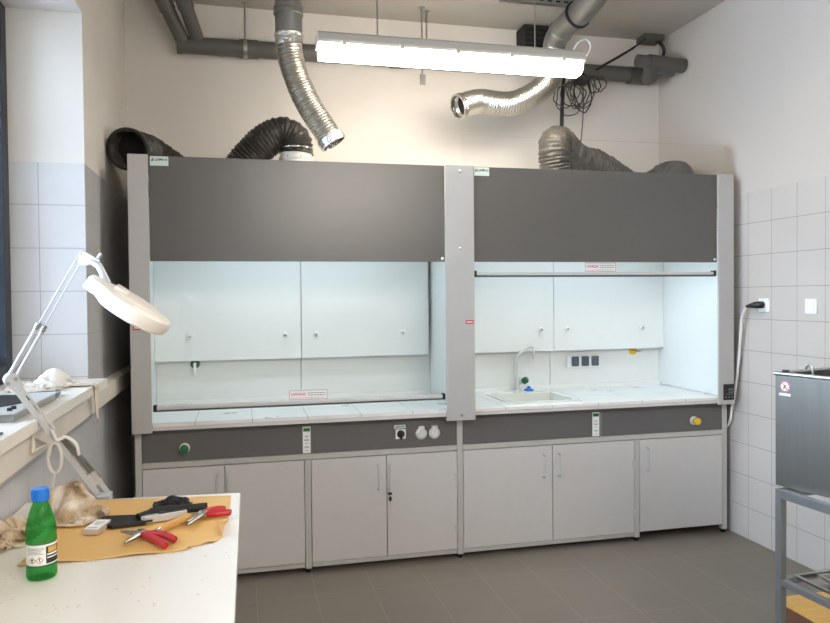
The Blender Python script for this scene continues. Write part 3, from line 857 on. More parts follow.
b = MB(); P, T_ = hose(b, hp, 0.076, 0.016, 0.003, M['foil'], 28, 0.003, 2); b.build('flexible_hose', dr, label='corrugated aluminium hose')
b = MB(); b.frame_tube([onY(553.2, 49, Yd), onY(553, 54, Yd), onY(552.6, 60, Yd)], [0.077, 0.081, 0.076], M['tape'], 24, caps=False, sub=4); b.build('tape_band', dr, label='crumpled silver tape')
b = MB(); ring_end(b, P[-1] + T_[-1] * 0.004, T_[-1], 0.072, 0.084, 0.03, M['tape']); b.build('taped_end', dr, label='taped open end')
b = MB(); q = T_[-1].to_track_quat('Z', 'Y').to_matrix(); b.lathe([(0.067, 0), (0.001, 0)], M['void'], P[-1] - T_[-1] * 0.05, 24, q, cap=False); b.build('bore_shade_disc', dr)  # black disc paints the unlit inside of the hose

# black flexible ducts on top of the hoods
b1 = thing('flexible_duct', 'black flexible duct from collar to open end at the left wall', 'duct', (0.33, 4.5, 2.47), 0, 'dark flexible ducts on the hoods')
hp = [onY(127, 149, 4.17), onY(136, 150, 4.28), onY(152, 156, 4.42), onY(178, 173, 4.52), onY(206, 184, 4.56), onY(231, 177, 4.55), onY(250, 156, 4.52), onY(266, 141, 4.5), onY(281, 134.5, 4.5), onY(293, 139, 4.5), V((LC[0], LC[1], 2.47)), V((LC[0], LC[1], 2.44))]
hp[8].z = min(hp[8].z, 2.56)
b = MB(); P, T_ = hose(b, hp, 0.102, 0.021, 0.004, M['bflex'], 32, 0.008, 3); b.build('hose', b1)
b = MB(); ring_end(b, P[0] - T_[0] * 0.002, -T_[0], 0.100, 0.114, 0.03, M['black'], 36); b.build('end_ring', b1)
b = MB(); q = T_[0].to_track_quat('Z', 'Y').to_matrix(); b.lathe([(0.101, 0), (0.001, 0)], M['void'], P[0] + T_[0] * 0.12, 24, q, cap=False); b.build('bore_shade_disc', b1)  # black disc set back in the mouth as painted shade
b2 = thing('flexible_duct', 'charcoal flexible duct humped over the right hood below the coiled cables', 'duct', (RC[0], RC[1], 2.40), 0, 'dark flexible ducts on the hoods')
hp = [V((1.96, 4.275, 2.30)), V((1.942, 4.268, 2.40)), V((1.938, 4.268, 2.47)), V((1.952, 4.285, 2.525)), V((1.995, 4.325, 2.540)), onY(568, 152.5, 4.39), onY(578, 161, 4.45), onY(592, 164, 4.5), onY(606, 171, 4.53), onY(628, 186, 4.56), onY(650, 187, 4.56), onY(664, 178, 4.54), onY(674, 176, 4.46), onY(679, 178, 4.38)]
b = MB(); P, T_ = hose(b, hp, 0.101, 0.020, 0.003, M['bflex2'], 40, 0.009, 5); b.build('hose', b2)
b = MB(); q = T_[-1].to_track_quat('Z', 'Y').to_matrix(); b.lathe([(0.103, 0), (0.095, 0.012), (0.06, 0.02), (0.001, 0.022)], M['bflex2'], P[-1], 32, q, cap=False); b.build('closed_end', b2)

# grey pipe run below the ceiling
pp = thing('drain_pipe', 'long grey pipe along the back wall with two branches rising at left', 'pipe', (1.3, 4.85, 3.18))
pz = 3.182; py = 4.862
b = MB(); b.cyl((-0.37, py, pz + 0.0), (2.97, py, pz + 0.006), 0.054, M['pvc'], 28); b.build('main_pipe', pp)
b = MB(); b.cyl((-0.385, py, pz), (-0.35, py, pz), 0.058, M['pvc2'], 28)
b.build('socket_end', pp)
for (x0, x1) in ((0.0, 0.12), (1.0, 1.1), (2.42, 2.5)):
    b = MB(); b.cyl((x0, py, pz), (x1, py, pz), 0.06, M['pvc'], 28); b.build('coupling', pp)
def branch(p0, p1, rr):
    d = (p1 - p0).normalized()
    b = MB(); b.frame_tube([p0, p1], rr, M['pvc'], 24); o = b.build('branch_pipe', pp)
    c = p0 + (p1 - p0) * 0.56
    b = MB(); b.cyl(c, c + d * 0.09, rr + 0.006, M['pvc'], 24); b.build('branch_socket', o)
for (a, c) in (((-0.338, py, pz + 0.0), (164.5, 3)), ((-0.252, py, pz + 0.02), (184.5, 3))):
    p0 = V(a); p1 = onZ(c[0], c[1], 3.38); p2 = p0 + (p1 - p0) * ((ZC - p0.z) / (p1.z - p0.z))
    branch(p0, p2, 0.044)
b = MB(); b.cyl((2.80, py, pz - 0.0), (2.975, py, pz), 0.062, M['pvc2'], 28); b.build('coupling', pp)
b = MB(); b.frame_tube([(2.93, py, pz), onY(651, 76, 4.72), onY(650, 62, 4.62)], 0.052, M['pvc2'], 22, sub=4); b.build('elbow', pp)
b = MB(); b.frame_tube([onY(637, 60.5, 4.62), onY(668, 64, 4.62)], 0.043, M['pvc2'], 22); b.build('stub_pipe', pp)
b = MB(); b.frame_tube([onY(648, 61.5, 4.62), onY(683.5, 66, 4.62)], 0.05, M['pvc2'], 22); b.build('stub_socket', pp)
b = MB(); b.frame_tube([onY(655, 71, 4.66), onY(673, 73, 4.66)], 0.03, M['pvc2'], 18); b.build('stub_socket', pp)

# hanger rods
def rod_thing(label, x, y, z0, strap):
    r = thing('hanger_rod', label, 'rod', (x, y, ZC), 0, 'threaded ceiling rods')
    b = MB(); b.cyl((x, y, z0), (x, y, ZC), 0.006, M['steel'], 8); b.build('rod', r)
    b = MB(); b.lathe([(0.022, ZC - 0.006), (0.022, ZC)], M['steel'], (x, y, 0), 16); b.build('ceiling_plate', r)
    if strap == 'clip':
        b = MB(); b.lathe([(0.058, -0.012), (0.064, -0.012), (0.064, 0.012), (0.058, 0.012), (0.058, -0.012)], M['steel'], (x, 4.862, pz), 24, Matrix.Rotation(PI / 2, 3, 'Y'), cap=False); b.build('pipe_clip', r)
    elif strap:
        b = MB(); b.box(x - 0.018, x + 0.022, y - 0.004, y + 0.002, strap, z0 + 0.01, M['galv'], 0.001); b.build('strap', r)
rod_thing('threaded rod carrying the grey pipe left of the hanging duct', 0.04, 4.862, pz + 0.055, 'clip')
x_, y_ = 1.185, 4.70
rod_thing('threaded rod with flat strap hanging behind the lamp middle', x_, y_, 3.03, 2.97)
rod_thing('bare threaded rod right beside the strapped rod', 1.232, 4.76, 3.10, None)
# strut at ceiling and dark wall box
b = MB(); b.box(1.62, 2.17, 4.37, 4.41, ZC - 0.041, ZC, M['galv'], 0.002)
for k in range(9): b.box(1.65 + k * 0.058, 1.68 + k * 0.058, 4.369, 4.371, ZC - 0.026, ZC - 0.016, M['void'])
single(b, 'ceiling_strut', 'short slotted metal channel fixed to the ceiling', 'channel', (1.9, 4.39, ZC))
vb = thing('wall_vent', 'dark boxed vent high on the back wall behind the lamp', 'vent', (2.05, 4.9, 3.3))
b = MB(); b.box(1.95, 2.20, 4.80, YB - 0.001, 3.25, 3.47, M['rubber'], 0.006); b.build('vent_box', vb)
b = MB()
for k in range(5): b.box(1.97, 2.18, 4.795, 4.80, 3.275 + k * 0.037, 3.295 + k * 0.037, M['void'])
b.build('grille', vb)

# ------------------------------------------------------------------ ceiling lights
def ceiling_light(label, x0, x1, y, z, group=None, rods=None, lit='tubelight'):
    c = thing('ceiling_light', label, 'light', ((x0 + x1) / 2, y, ZC), group=group)
    kx = 1.22
    prof = [(-0.062, 0.0), (-0.066, 0.012), (-0.05, 0.045), (-0.03, 0.058), (0.03, 0.058), (0.05, 0.045), (0.066, 0.012), (0.062, 0.0)]
    b = MB(); b.prism([(x0, y + a * kx, z + (0.052 + h) * kx) for a, h in prof], (x1 - x0, 0, 0), M['lampbody'], 0.003); hs = b.build('housing', c)
    prof = [(-0.060, 0.0), (-0.060, -0.028), (-0.046, -0.05), (-0.02, -0.058), (0.02, -0.058), (0.046, -0.05), (0.060, -0.028), (0.060, 0.0)]
    b = MB(); b.prism([(x0 + 0.012, y + a * kx, z + (0.051 + h) * kx) for a, h in prof], (x1 - x0 - 0.024, 0, 0), M[lit], 0.006); b.build('diffuser', c, label='lit translucent diffuser')
    n = 5
    for k in range(n):
        xx = x0 + 0.14 + (x1 - x0 - 0.28) * k / (n - 1)
        for s in (-1, 1):
            b = MB(); b.box(xx - 0.012, xx + 0.012, y + s * 0.080 - 0.006, y + s * 0.080 + 0.006, z + 0.05, z + 0.080, M['lampbody'], 0.003); b.build('clip', hs)
    for xx in rods or (x0 + 0.25, x1 - 0.25):
        b = MB(); b.cyl((xx, y, z + 0.13), (xx, y, ZC), 0.0045, M['steel'], 8); b.build('suspension_rod', c)
        b = MB(); b.box(xx - 0.01, xx + 0.01, y - 0.01, y + 0.01, z + 0.131, z + 0.146, M['lampbody'], 0.002); b.build('rod_bracket', c)
    return c
ml = ceiling_light('long lit fluorescent batten hanging in front of the hoods', 0.408, 1.957, 3.95, 2.856, 'fluorescent battens', (0.743, 1.672))
b = MB(); b.frame_tube([(x * 1.2344, y * 1.2344, 1.5572 + (z - 1.5572) * 1.2344) for x, y, z in ((1.56, 3.2, 2.695), (1.545, 3.19, 2.72), (1.575, 3.18, 2.765), (1.61, 3.18, 2.775), (1.63, 3.18, 2.745), (1.61, 3.19, 2.70), (1.56, 3.2, 2.685))], 0.005, M['cab'], 8, sub=6); b.build('supply_cable', ml, label='looped white supply cable')

# ------------------------------------------------------------------ cables up high
jb = thing('junction_box', 'small grey ceiling junction box in the far right corner with black cables', 'junction box', (2.98, 4.88, ZC))
b = MB(); b.box(2.90, 3.06, 4.80, 4.93, ZC - 0.045, ZC, M['pvc'], 0.006); b.build('box', jb)
b = MB(); b.frame_tube([(3.02, 4.85, ZC - 0.04), onY(661, 44, 4.8), onY(664, 50, 4.79), onY(663, 57, 4.80), onY(663, 62, 4.66)], 0.013, M['black'], 10, sub=6); b.build('cable', jb, label='short black ribbed cable')
b = MB(); b.frame_tube([(2.92, 4.82, ZC - 0.03), onY(636, 46, 4.79), onY(620, 56, 4.78), onY(604, 65, 4.77), onY(596, 70, 4.78)], [0.006] * 7 + [0.009] * 30, M['black'], 10, sub=6); b.build('cable', jb, label='long sagging black cable')
cc = thing('cable_coil', 'tangled coil of thin dark cables hanging from the grey pipe', 'cable', (2.3, 4.77, pz - 0.06))
R_ = random.Random(11)
for k in range(11):
    cx_, cy_ = R_.uniform(563, 585), R_.uniform(88, 100)
    if k == 9: cx_, cy_ = 594, 85
    if k == 10: cx_, cy_ = 600, 83
    rx_, ry_ = R_.uniform(6, 13), R_.uniform(8, 17)
    if k >= 9: rx_, ry_ = 6, 8
    ph = R_.uniform(0, 6); pts = []
    for j in range(15):
        a = ph + j * 2 * PI / 13
        pts.append(onY(cx_ + rx_ * math.cos(a) + R_.uniform(-1, 1), cy_ + ry_ * math.sin(a) + R_.uniform(-1, 1), 4.80 - 0.004 * k + 0.01 * math.sin(a)))
    b = MB(); b.frame_tube(pts, 0.0042, M['pvc2'] if k % 3 else M['rubber'], 8, sub=5); b.build('loop', cc)
b = MB(); b.box(2.30, 2.42, 4.76, 4.80, 3.06, 3.10, M['rubber'], 0.012); b.build('tie', cc)
b = MB(); b.frame_tube([onY(583, 86, 4.82), onY(583.5, 105, 4.83), onY(582, 130, 4.84), onY(580, 150, 4.84), onY(579, 175, 4.83)], 0.0045, M['pvc'], 8, sub=6)
single(b, 'thin_cable', 'thin grey cable hanging down behind the right black duct', 'cable', tuple(onY(583, 86, 4.82)))
b = MB(); b.frame_tube([onY(564, 70, 4.80), onY(563, 90, 4.80), onY(562, 112, 4.80), onY(561.5, 140, 4.80), onY(561, 178, 4.79)], 0.014, M['black'], 12, sub=6)
single(b, 'power_lead', 'thick black cable dropping from the pipe through the cable coil', 'cable', tuple(onY(564, 70, 4.80)))

# ------------------------------------------------------------------ right wall: outlet, switch, lead
XW = XR
ol = thing('wall_outlet', 'white wall outlet with a black plug in it on the tiles', 'outlet', (XW, 3.803, 1.49))
b = MB(); b.box(XW - 0.012, XW, 3.755, 3.845, 1.447, 1.53, M['paper'], 0.004); b.build('plate', ol)
b = MB(); b.lathe([(0.028, 0.012), (0.03, 0.016), (0.022, 0.0165)], M['white'], (XW, 3.80, 1.488), 24, Matrix.Rotation(-PI / 2, 3, 'Y')); b.build('bezel', ol)
pc = thing('power_cable', 'white power cable with a black angled plug beside the right hood', 'cable', (XW - 0.03, 3.80, 1.488))
b = MB(); b.frame_tube([(XW - 0.017, 3.80, 1.49), (XW - 0.04, 3.80, 1.49), (XW - 0.055, 3.82, 1.489), (XW - 0.055, 3.86, 1.484), (XW - 0.05, 3.90, 1.48)], [0.021, 0.022, 0.020, 0.014, 0.009], M['black'], 14, sub=1); b.build('plug', pc, label='black plug')
pts = [V((XW - 0.05, 3.895, 1.48)), onX(746, 308, XW - 0.045), onX(742, 318, XW - 0.035), onX(740.5, 335, XW - 0.03), onX(738.5, 362, XW - 0.03), onX(735.5, 388, XW - 0.028), onX(732, 408, XW - 0.026), onX(728.5, 424, XW - 0.024), V((XW - 0.022, 4.25, 0.62))]
b = MB(); b.frame_tube(pts, 0.0085, M['cab'], 10, sub=8); b.build('lead', pc)
ls = thing('light_switch', 'white rocker light switch on the tiled right wall', 'switch', (XW, 3.43, 1.485))
b = MB(); b.box(XW - 0.011, XW, 3.384, 3.468, 1.442, 1.527, M['paper'], 0.003); b.build('plate', ls)
b = MB(); b.box(XW - 0.017, XW - 0.0112, 3.398, 3.454, 1.456, 1.513, M['white'], 0.003, T(0, 0, 0)); b.build('rocker', ls)

# ------------------------------------------------------------------ steel tank on a stand
st = thing('steel_stand', 'grey square-tube stand under the steel tank', 'stand', (1.742, 2.085, 0), math.radians(4))
ta = 0.025
SW, SD = 0.95, 0.72
def sb(name, *a, parent=st, m='tube', lab=None):
    b = MB(); b.box(*a, M[m], 0.002); return b.build(name, parent, local=True, label=lab)
for (x, y) in ((0, -ta), (SW - ta, -ta), (0, -SD), (SW - ta, -SD)):
    l = sb('leg', x, x + ta, y, y + ta, 0.02, 0.90)
    b = MB(); b.lathe([(0.013, 0), (0.014, 0.02)], M['rubber'], (x + 0.015, y + 0.015, 0), 12); b.build('foot', l, local=True)
for (z0, z1, nm) in ((0.87, 0.90, 'top_rail'), (0.576, 0.597, 'shelf_rail')):
    sb(nm, 0.0, ta, -SD + ta, -ta, z0, z1)
    sb(nm, SW - ta, SW, -SD + ta, -ta, z0, z1)
    sb(nm, ta, SW - ta, -ta, 0, z0, z1)
    sb(nm, ta, SW - ta, -SD, -SD + ta, z0, z1)
for k in range(3): sb('shelf_bar', ta, SW - ta, -0.2 - k * 0.17, -0.185 - k * 0.17, 0.578, 0.595)
tk = thing('steel_tank', 'open brushed steel tank with a prohibition sticker near its corner', 'tank', (1.760, 2.105, 0.905), math.radians(14.5))
TW, TD, TH = 0.62, 0.58, 0.375
def tb(name, *a, m='steelbox', bev=0.003, lab=None, parent=tk):
    b = MB(); b.box(*a, M[m], bev); return b.build(name, parent, local=True, label=lab)
b = MB(); w_ = 0.012
b.box(0, w_, -TD, 0, 0, TH, M['steelbox'], 0.002); b.box(TW - w_, TW, -TD, 0, 0, TH, M['steelbox'], 0.002)
b.box(w_, TW - w_, -w_, 0, 0, TH, M['steelbox']); b.box(w_, TW - w_, -TD, -TD + w_, 0, TH, M['steelbox'])
b.box(w_, TW - w_, -TD + w_, -w_, 0, 0.012, M['steelbox'])
bd = b.build('tank_body', tk, local=True)
b = MB(); e = 0.018
b.box(-0.006, e, -TD - 0.006, 0.006, TH, TH + 0.012, M['steel'], 0.004); b.box(TW - e, TW + 0.006, -TD - 0.006, 0.006, TH, TH + 0.012, M['steel'], 0.004)
b.box(e, TW - e, -e, 0.006, TH, TH + 0.012, M['steel'], 0.004); b.box(e, TW - e, -TD - 0.006, -TD + e, TH, TH + 0.012, M['steel'], 0.004)
b.build('rolled_rim', tk, local=True)
tb('rim_stop', 0.004, 0.02, -0.04, -0.02, TH + 0.012, TH + 0.02, m='black')
b = MB(); b.frame_tube([(0.15, -0.008, TH + 0.01), (0.15, -0.012, TH + 0.026), (0.155, -0.022, TH + 0.028), (0.157, -0.030, TH + 0.01), (0.157, -0.031, TH - 0.1)], 0.005, M['steel'], 10, sub=5); b.build('hook', tk, local=True)
for (x, y) in ((0.10, -0.055), (TW - 0.08, -0.055), (0.10, -TD + 0.06), (TW - 0.08, -TD + 0.06)):
    b = MB(); b.lathe([(0.02, -0.005), (0.022, 0)], M['rubber'], (x, y, 0), 14); b.build('foot', tk, local=True)
# sticker on the left face
xf = T(-0.0008, -0.036, TH - 0.035) @ RZ(-PI / 2) @ RX(PI / 2)
def disc(mb, r0, r1, m, z, n=28):
    vs0 = [mb.bm.verts.new(xf @ V((r0 * math.cos(2 * PI * j / n), r0 * math.sin(2 * PI * j / n), z))) for j in range(n)]
    vs1 = [mb.bm.verts.new(xf @ V((r1 * math.cos(2 * PI * j / n), r1 * math.sin(2 * PI * j / n), z))) for j in range(n)]
    mb._new([mb.bm.faces.new((vs0[j], vs0[(j + 1) % n], vs1[(j + 1) % n], vs1[j])) for j in range(n)], m)
b = MB()
disc(b, 0.0005, 0.018, M['paper'], 0.0002); disc(b, 0.014, 0.0175, M['red'], 0.0005)
b.box(-0.0155, 0.0155, -0.0014, 0.0014, 0.0004, 0.0008, M['red'], 0, xf @ RZ(-PI / 4))
b.box(-0.002, 0.002, -0.011, 0.007, 0.0003, 0.0006, M['ink'], 0, xf @ RZ(0.6)); b.box(-0.002, 0.002, -0.011, 0.007, 0.0003, 0.0006, M['ink'], 0, xf @ RZ(-0.6))
b.box(-0.02, 0.02, -0.031, -0.023, 0, 0.0004, M['paper'], 0, xf)
for k in range(6): b.box(-0.017 + k * 0.006, -0.0125 + k * 0.006, -0.0285, -0.0255, 0.0004, 0.0007, M['greyink'], 0, xf)
b.build('warning_sticker', bd, local=True, label='round white prohibition sticker with red ring', smooth=False, recalc=False)

# trays on the lower shelf
def tray(label, lx, ly, z, w_, d_, ang):
    t = thing('steel_tray', label, 'tray', (lx, ly, z), ang, 'steel trays on the stand shelf')
    b = MB(); th = 0.003; hh = 0.011
    b.box(0, w_, -d_, 0, 0, th, M['steel']); b.box(0, th, -d_, 0, th, hh, M['steel']); b.box(w_ - th, w_, -d_, 0, th, hh, M['steel'])
    b.box(th, w_ - th, -th, 0, th, hh, M['steel']); b.box(th, w_ - th, -d_, -d_ + th, th, hh, M['steel'])
    b.build('pan', t, local=True)
    b = MB(); b.box(-0.01, 0.004, -d_ - 0.01, 0.01, hh, hh + 0.003, M['steel'], 0.001); b.box(w_ - 0.004, w_ + 0.01, -d_ - 0.01, 0.01, hh, hh + 0.003, M['steel'], 0.001)
    b.box(0.004, w_ - 0.004, -0.004, 0.01, hh, hh + 0.003, M['steel'], 0.001); b.box(0.004, w_ - 0.004, -d_ - 0.01, -d_ + 0.004, hh, hh + 0.003, M['steel'], 0.001)
    b.build('flange', t, local=True)
tray('shallow steel tray lying on the stand shelf, lowest of the pile', 1.80, 2.05, 0.5972, 0.42, 0.36, math.radians(2))
tray('shallow steel tray on top of the pile on the stand shelf', 1.85, 2.00, 0.6116, 0.40, 0.34, math.radians(-7))
# wooden crate on the floor
wc = thing('wooden_crate', 'low wooden box with a yellow board lid on the floor beyond the stand', 'crate', (2.33, 2.28, 0))
b = MB()
for (a, c, d, e_) in ((2.15, 2.58, 2.50, 2.52), (2.15, 2.58, 2.06, 2.08), (2.15, 2.17, 2.08, 2.50), (2.56, 2.58, 2.08, 2.50)): b.box(a, c, d, e_, 0.0, 0.279, M['plyedge'], 0.002)
b.build('side_board', wc)
b = MB(); b.box(2.138, 2.60, 2.04, 2.545, 0.28, 0.30, M['ply'], 0.002); b.build('lid', wc, label='yellow board lid')

# ------------------------------------------------------------------ worktable in the foreground
TZ = 0.9
tb_ = thing('worktable', 'white speckled worktable in the left foreground', 'table', (-0.36, 1.5, 0))
b = MB(); b.prism([(-0.695, 0.35, TZ - 0.03), (-0.036, 0.35, TZ - 0.03), (-0.016, 2.512, TZ - 0.03), (-0.695, 2.572, TZ - 0.03)], (0, 0, 0.03), M['table'], 0.003)
b.build('tabletop', tb_)
for (x, y) in ((-0.66, 0.42), (-0.10, 0.42), (-0.66, 2.44), (-0.09, 2.40)):
    b = MB(); b.box(x - 0.02, x + 0.02, y - 0.02, y + 0.02, 0, TZ - 0.031, M['tube'], 0.002); b.build('leg', tb_)
for (a, c, d, e_) in ((-0.64, -0.12, 0.41, 0.43), (-0.64, -0.11, 2.41, 2.43), (-0.67, -0.65, 0.44, 2.42), (-0.105, -0.085, 0.44, 2.38)):
    b = MB(); b.box(a, c, d, e_, 0.80, TZ - 0.031, M['tube'], 0.002); b.build('apron_rail', tb_)

# yellow sheet
near = [(226, 533), (222, 538), (214, 543), (204, 545), (190, 548), (186, 551), (160, 554), (120, 558), (80, 562), (45, 565), (17, 567)]
far = [(231.5, 496), (227, 496.2), (216, 496.6), (205, 497), (190, 497.6), (180, 498), (160, 498.8), (130, 499.9), (105, 500.8), (90, 501.3), (82, 501.6)]
def sheet_pt(u, v):
    i = min(int(u * 10), 9); t = u * 10 - i
    n_ = onZ(*near[i], TZ).lerp(onZ(*near[i + 1], TZ), t); f_ = onZ(*far[i], TZ).lerp(onZ(*far[i + 1], TZ), t)
    p = n_.lerp(f_, v)
    wv = 0.0016 * (1 + noise.noise(V((p.x * 9, p.y * 9, 0.3))))
    edge = max(0, 1 - v / 0.06)
    p.z = TZ + 0.0012 + wv + edge * 0.004 * (1 + math.sin(u * 31)) * 0.6
    c = max(0, 1 - (u / 0.10)) * max(0, 1 - v / 0.30)
    p.z += 0.030 * c ** 1.2
    p.x -= 0.03 * c ** 1.6; p.y += 0.01 * c
    return p
b = MB(); b.grid(sheet_pt, 60, 36, M['sheet'])
pz_ = onZ(150, 525, TZ); sh_ = single(b, 'packing_sheet', 'yellow paper sheet with a curled corner spread on the worktable', 'sheet', tuple(pz_))
if sh_.data.polygons[100].normal.z < 0: sh_.data.flip_normals()
sm_ = sh_.modifiers.new('thickness', 'SOLIDIFY'); sm_.thickness = 0.0012; sm_.offset = -1
SZ = TZ + 0.0045

# rags: small position-based drape of a woven sheet over a few lumps
import numpy as np
def drape(c, w_, h_, n, lumps, squeeze, seed, steps=260, rot=0.0, ripple=0.03, thick=0.0018, zstart=0.06):
    rng = np.random.RandomState(seed)
    nx = n; ny = max(8, int(n * h_ / w_))
    gx, gy = np.meshgrid(np.linspace(-.5, .5, nx) * w_, np.linspace(-.5, .5, ny) * h_, indexing='ij')
    dx, dy = w_ / (nx - 1), h_ / (ny - 1)
    z = np.full_like(gx, zstart)
    for _ in range(7):
        a = rng.uniform(0, PI); k = rng.uniform(22, 70); ph = rng.uniform(0, 6)
        z += ripple * 0.4 * np.sin((gx * np.cos(a) + gy * np.sin(a)) * k + ph)
    sx = squeeze[0] * (1 + 0.12 * np.sin(gy * 19 + seed)); sy = squeeze[1] * (1 + 0.12 * np.sin(gx * 23 + seed))
    X = np.stack([gx * sx, gy * sy, z], -1); X += rng.normal(0, 0.0006, X.shape)
    Pv = X.copy()
    def con(A, i, L_, st):
        s0 = [slice(None)] * 2; s1 = [slice(None)] * 2
        return (i, L_, st)
    cons = [((1, 0), dx, 1.0), ((0, 1), dy, 1.0), ((1, 1), math.hypot(dx, dy), 0.6), ((1, -1), math.hypot(dx, dy), 0.6), ((2, 0), 2 * dx, 0.12), ((0, 2), 2 * dy, 0.12), ((3, 0), 3 * dx, 0.02), ((0, 3), 3 * dy, 0.02)]
    for it in range(steps):
        vel = (X - Pv) * 0.90
        Pv = X.copy(); X = X + vel; X[..., 2] -= 0.00035
        for rep_ in range(4):
            for (i, j), L_, st in cons:
                if j >= 0: A = X[:nx - i, :ny - j]; B = X[i:, j:]
                else: A = X[:nx - i, -j:]; B = X[i:, :ny + j]
                d = B - A; ln = np.sqrt((d * d).sum(-1, keepdims=True)) + 1e-9
                cr = d * ((ln - L_) / ln) * 0.5 * st
                co = np.zeros_like(X); ct = np.zeros(X.shape[:2] + (1,))
                if j >= 0:
                    co[:nx - i, :ny - j] += cr; co[i:, j:] -= cr
                    ct[:nx - i, :ny - j] += 1; ct[i:, j:] += 1
                else:
                    co[:nx - i, -j:] += cr; co[i:, :ny + j] -= cr
                    ct[:nx - i, -j:] += 1; ct[i:, :ny + j] += 1
                X = X + co / np.maximum(ct, 1)
            for (lx, ly, lz, lr) in lumps:
                d = X - np.array([lx, ly, lz]); ln = np.sqrt((d * d).sum(-1, keepdims=True)) + 1e-9
                X = np.where(ln < lr, np.array([lx, ly, lz]) + d / ln * lr, X)
        low = X[..., 2] < 0.003
        X[..., 2] = np.maximum(X[..., 2], 0.003)
        st_ = low[..., None]
        X[..., :2] = np.where(st_, Pv[..., :2] * 0.93 + X[..., :2] * 0.07, X[..., :2])
        Pv[low] = X[low]
    cr_, sr_ = math.cos(rot), math.sin(rot)
    bm_ = MB(); g = []
    for i in range(nx):
        g.append([bm_.bm.verts.new(V((c.x + X[i, j, 0] * cr_ - X[i, j, 1] * sr_, c.y + X[i, j, 0] * sr_ + X[i, j, 1] * cr_, c.z + X[i, j, 2]))) for j in range(ny)])
    fs = [bm_.bm.faces.new((g[i][j], g[i + 1][j], g[i + 1][j + 1], g[i][j + 1])) for i in range(nx - 1) for j in range(ny - 1)]
    return bm_, fs, thick
def cloth(spec, m, name, label, cat, c, group=None):
    bm_, fs, th = spec
    bm_._new(fs, m)
    bmesh.ops.smooth_vert(bm_.bm, verts=bm_.bm.verts[:], factor=0.15, use_axis_x=True, use_axis_y=True, use_axis_z=True)
    o = single(bm_, name, label, cat, tuple(c), group, angle=175)
    sm = o.modifiers.new('thickness', 'SOLIDIFY'); sm.thickness = th; sm.offset = 1
    sb_ = o.modifiers.new('soft', 'SUBSURF'); sb_.levels = 1; sb_.render_levels = 1
    return o
def heap(mb, c, rx, ry, h, seed, m, rot=0.0, fold=5.0, nr=46, na=110, irr=0.22, sharp=1.0):
    c = V(c); rows = []
    def hgt(x, y, r):
        q = V((x * fold * 0.55 + seed * 7.1, y * fold * 0.55 - seed * 3.3, seed))
        w1 = noise.noise(q * 0.7) * 1.4; w2 = noise.noise(q * 0.7 + V((9, 3, 1))) * 1.4
        def ridge(p, k):
            n_ = noise.noise(p); return 1 - min(1.0, math.sqrt(n_ * n_ + 0.004) * k)
        rid = ridge(q + V((w1, w2, 0)), 2.0)
        rid2 = ridge(q * 1.9 + V((w2, -w1, 3)), 2.0)
        env = max(0.0, 1 - r ** 2.4) ** 0.6
        return env * (0.50 + 0.34 * rid * sharp + 0.13 * rid2 * sharp + 0.35 * noise.noise(q * 0.5))
    for i in range(nr + 1):
        r = i / nr; row = []
        for j in range(na):
            a = 2 * PI * j / na
            k = 1 + irr * noise.noise(V((math.cos(a) * 1.7 + seed, math.sin(a) * 1.7, seed * 2))) * 1.6 + 0.12 * noise.noise(V((math.cos(a) * 5, math.sin(a) * 5, seed)))
            x, y = r * math.cos(a) * k, r * math.sin(a) * k
            X, Y = x * rx, y * ry
            p = V((X * math.cos(rot) - Y * math.sin(rot), X * math.sin(rot) + Y * math.cos(rot), max(0.0008, h * hgt(x, y, r)) + 0.0015))
            row.append(mb.bm.verts.new(c + p))
        rows.append(row)
    fs = []
    for a, d in zip(rows[:-1], rows[1:]):
        for j in range(na): fs.append(mb.bm.faces.new((a[j], a[(j + 1) % na], d[(j + 1) % na], d[j])))
    base = [mb.bm.verts.new(V((v.co.x, v.co.y, c.z))) for v in rows[-1]]
    for j in range(na): fs.append(mb.bm.faces.new((rows[-1][j], rows[-1][(j + 1) % na], base[(j + 1) % na], base[j])))
    fs.append(mb.bm.faces.new(base[::-1]))
    bmesh.ops.remove_doubles(mb.bm, verts=rows[0], dist=1e-5)
    fs = [f for f in fs if f.is_valid]
    mb._new(fs, m)
c = onZ(71, 518, SZ)
cloth(drape(c, 0.46, 0.44, 58, [(0.005, 0.02, 0.072, 0.034), (0.005, 0.02, 0.03, 0.045), (0.045, -0.01, 0.040, 0.030), (0.045, -0.01, 0.01, 0.034), (-0.04, 0.02, 0.062, 0.030), (-0.04, 0.02, 0.02, 0.036), (0.0, -0.035, 0.022, 0.030)], (0.26, 0.25), 3, 110, 0.0, 0.08, 0.0018, 0.13), M['rag'], 'crumpled_rag', 'crumpled stained beige rag behind the green bottle', 'rag', c, 'rags on the worktable')
c = onZ(3, 537, TZ)
cloth(drape(c, 0.40, 0.46, 46, [(-0.02, 0.03, 0.01, 0.03), (0.03, -0.05, 0.006, 0.026), (0.02, 0.06, 0.012, 0.03)], (0.33, 0.40), 8, 130, 0.1, 0.065, 0.0018, 0.07), M['rag2'], 'crumpled_rag', 'spread-out pale beige rag at the left edge of the worktable', 'rag', c, 'rags on the worktable')
c = onZ(172, 505, SZ)
cloth(drape(c, 0.24, 0.17, 40, [(0.0, 0.0, 0.006, 0.024), (0.025, 0.005, 0.004, 0.018)], (0.30, 0.28), 5, 130, 0.1, 0.05, 0.0014, 0.045), M['bcloth'], 'black_cloth', 'crumpled black cloth behind the tools on the yellow sheet', 'cloth', c)

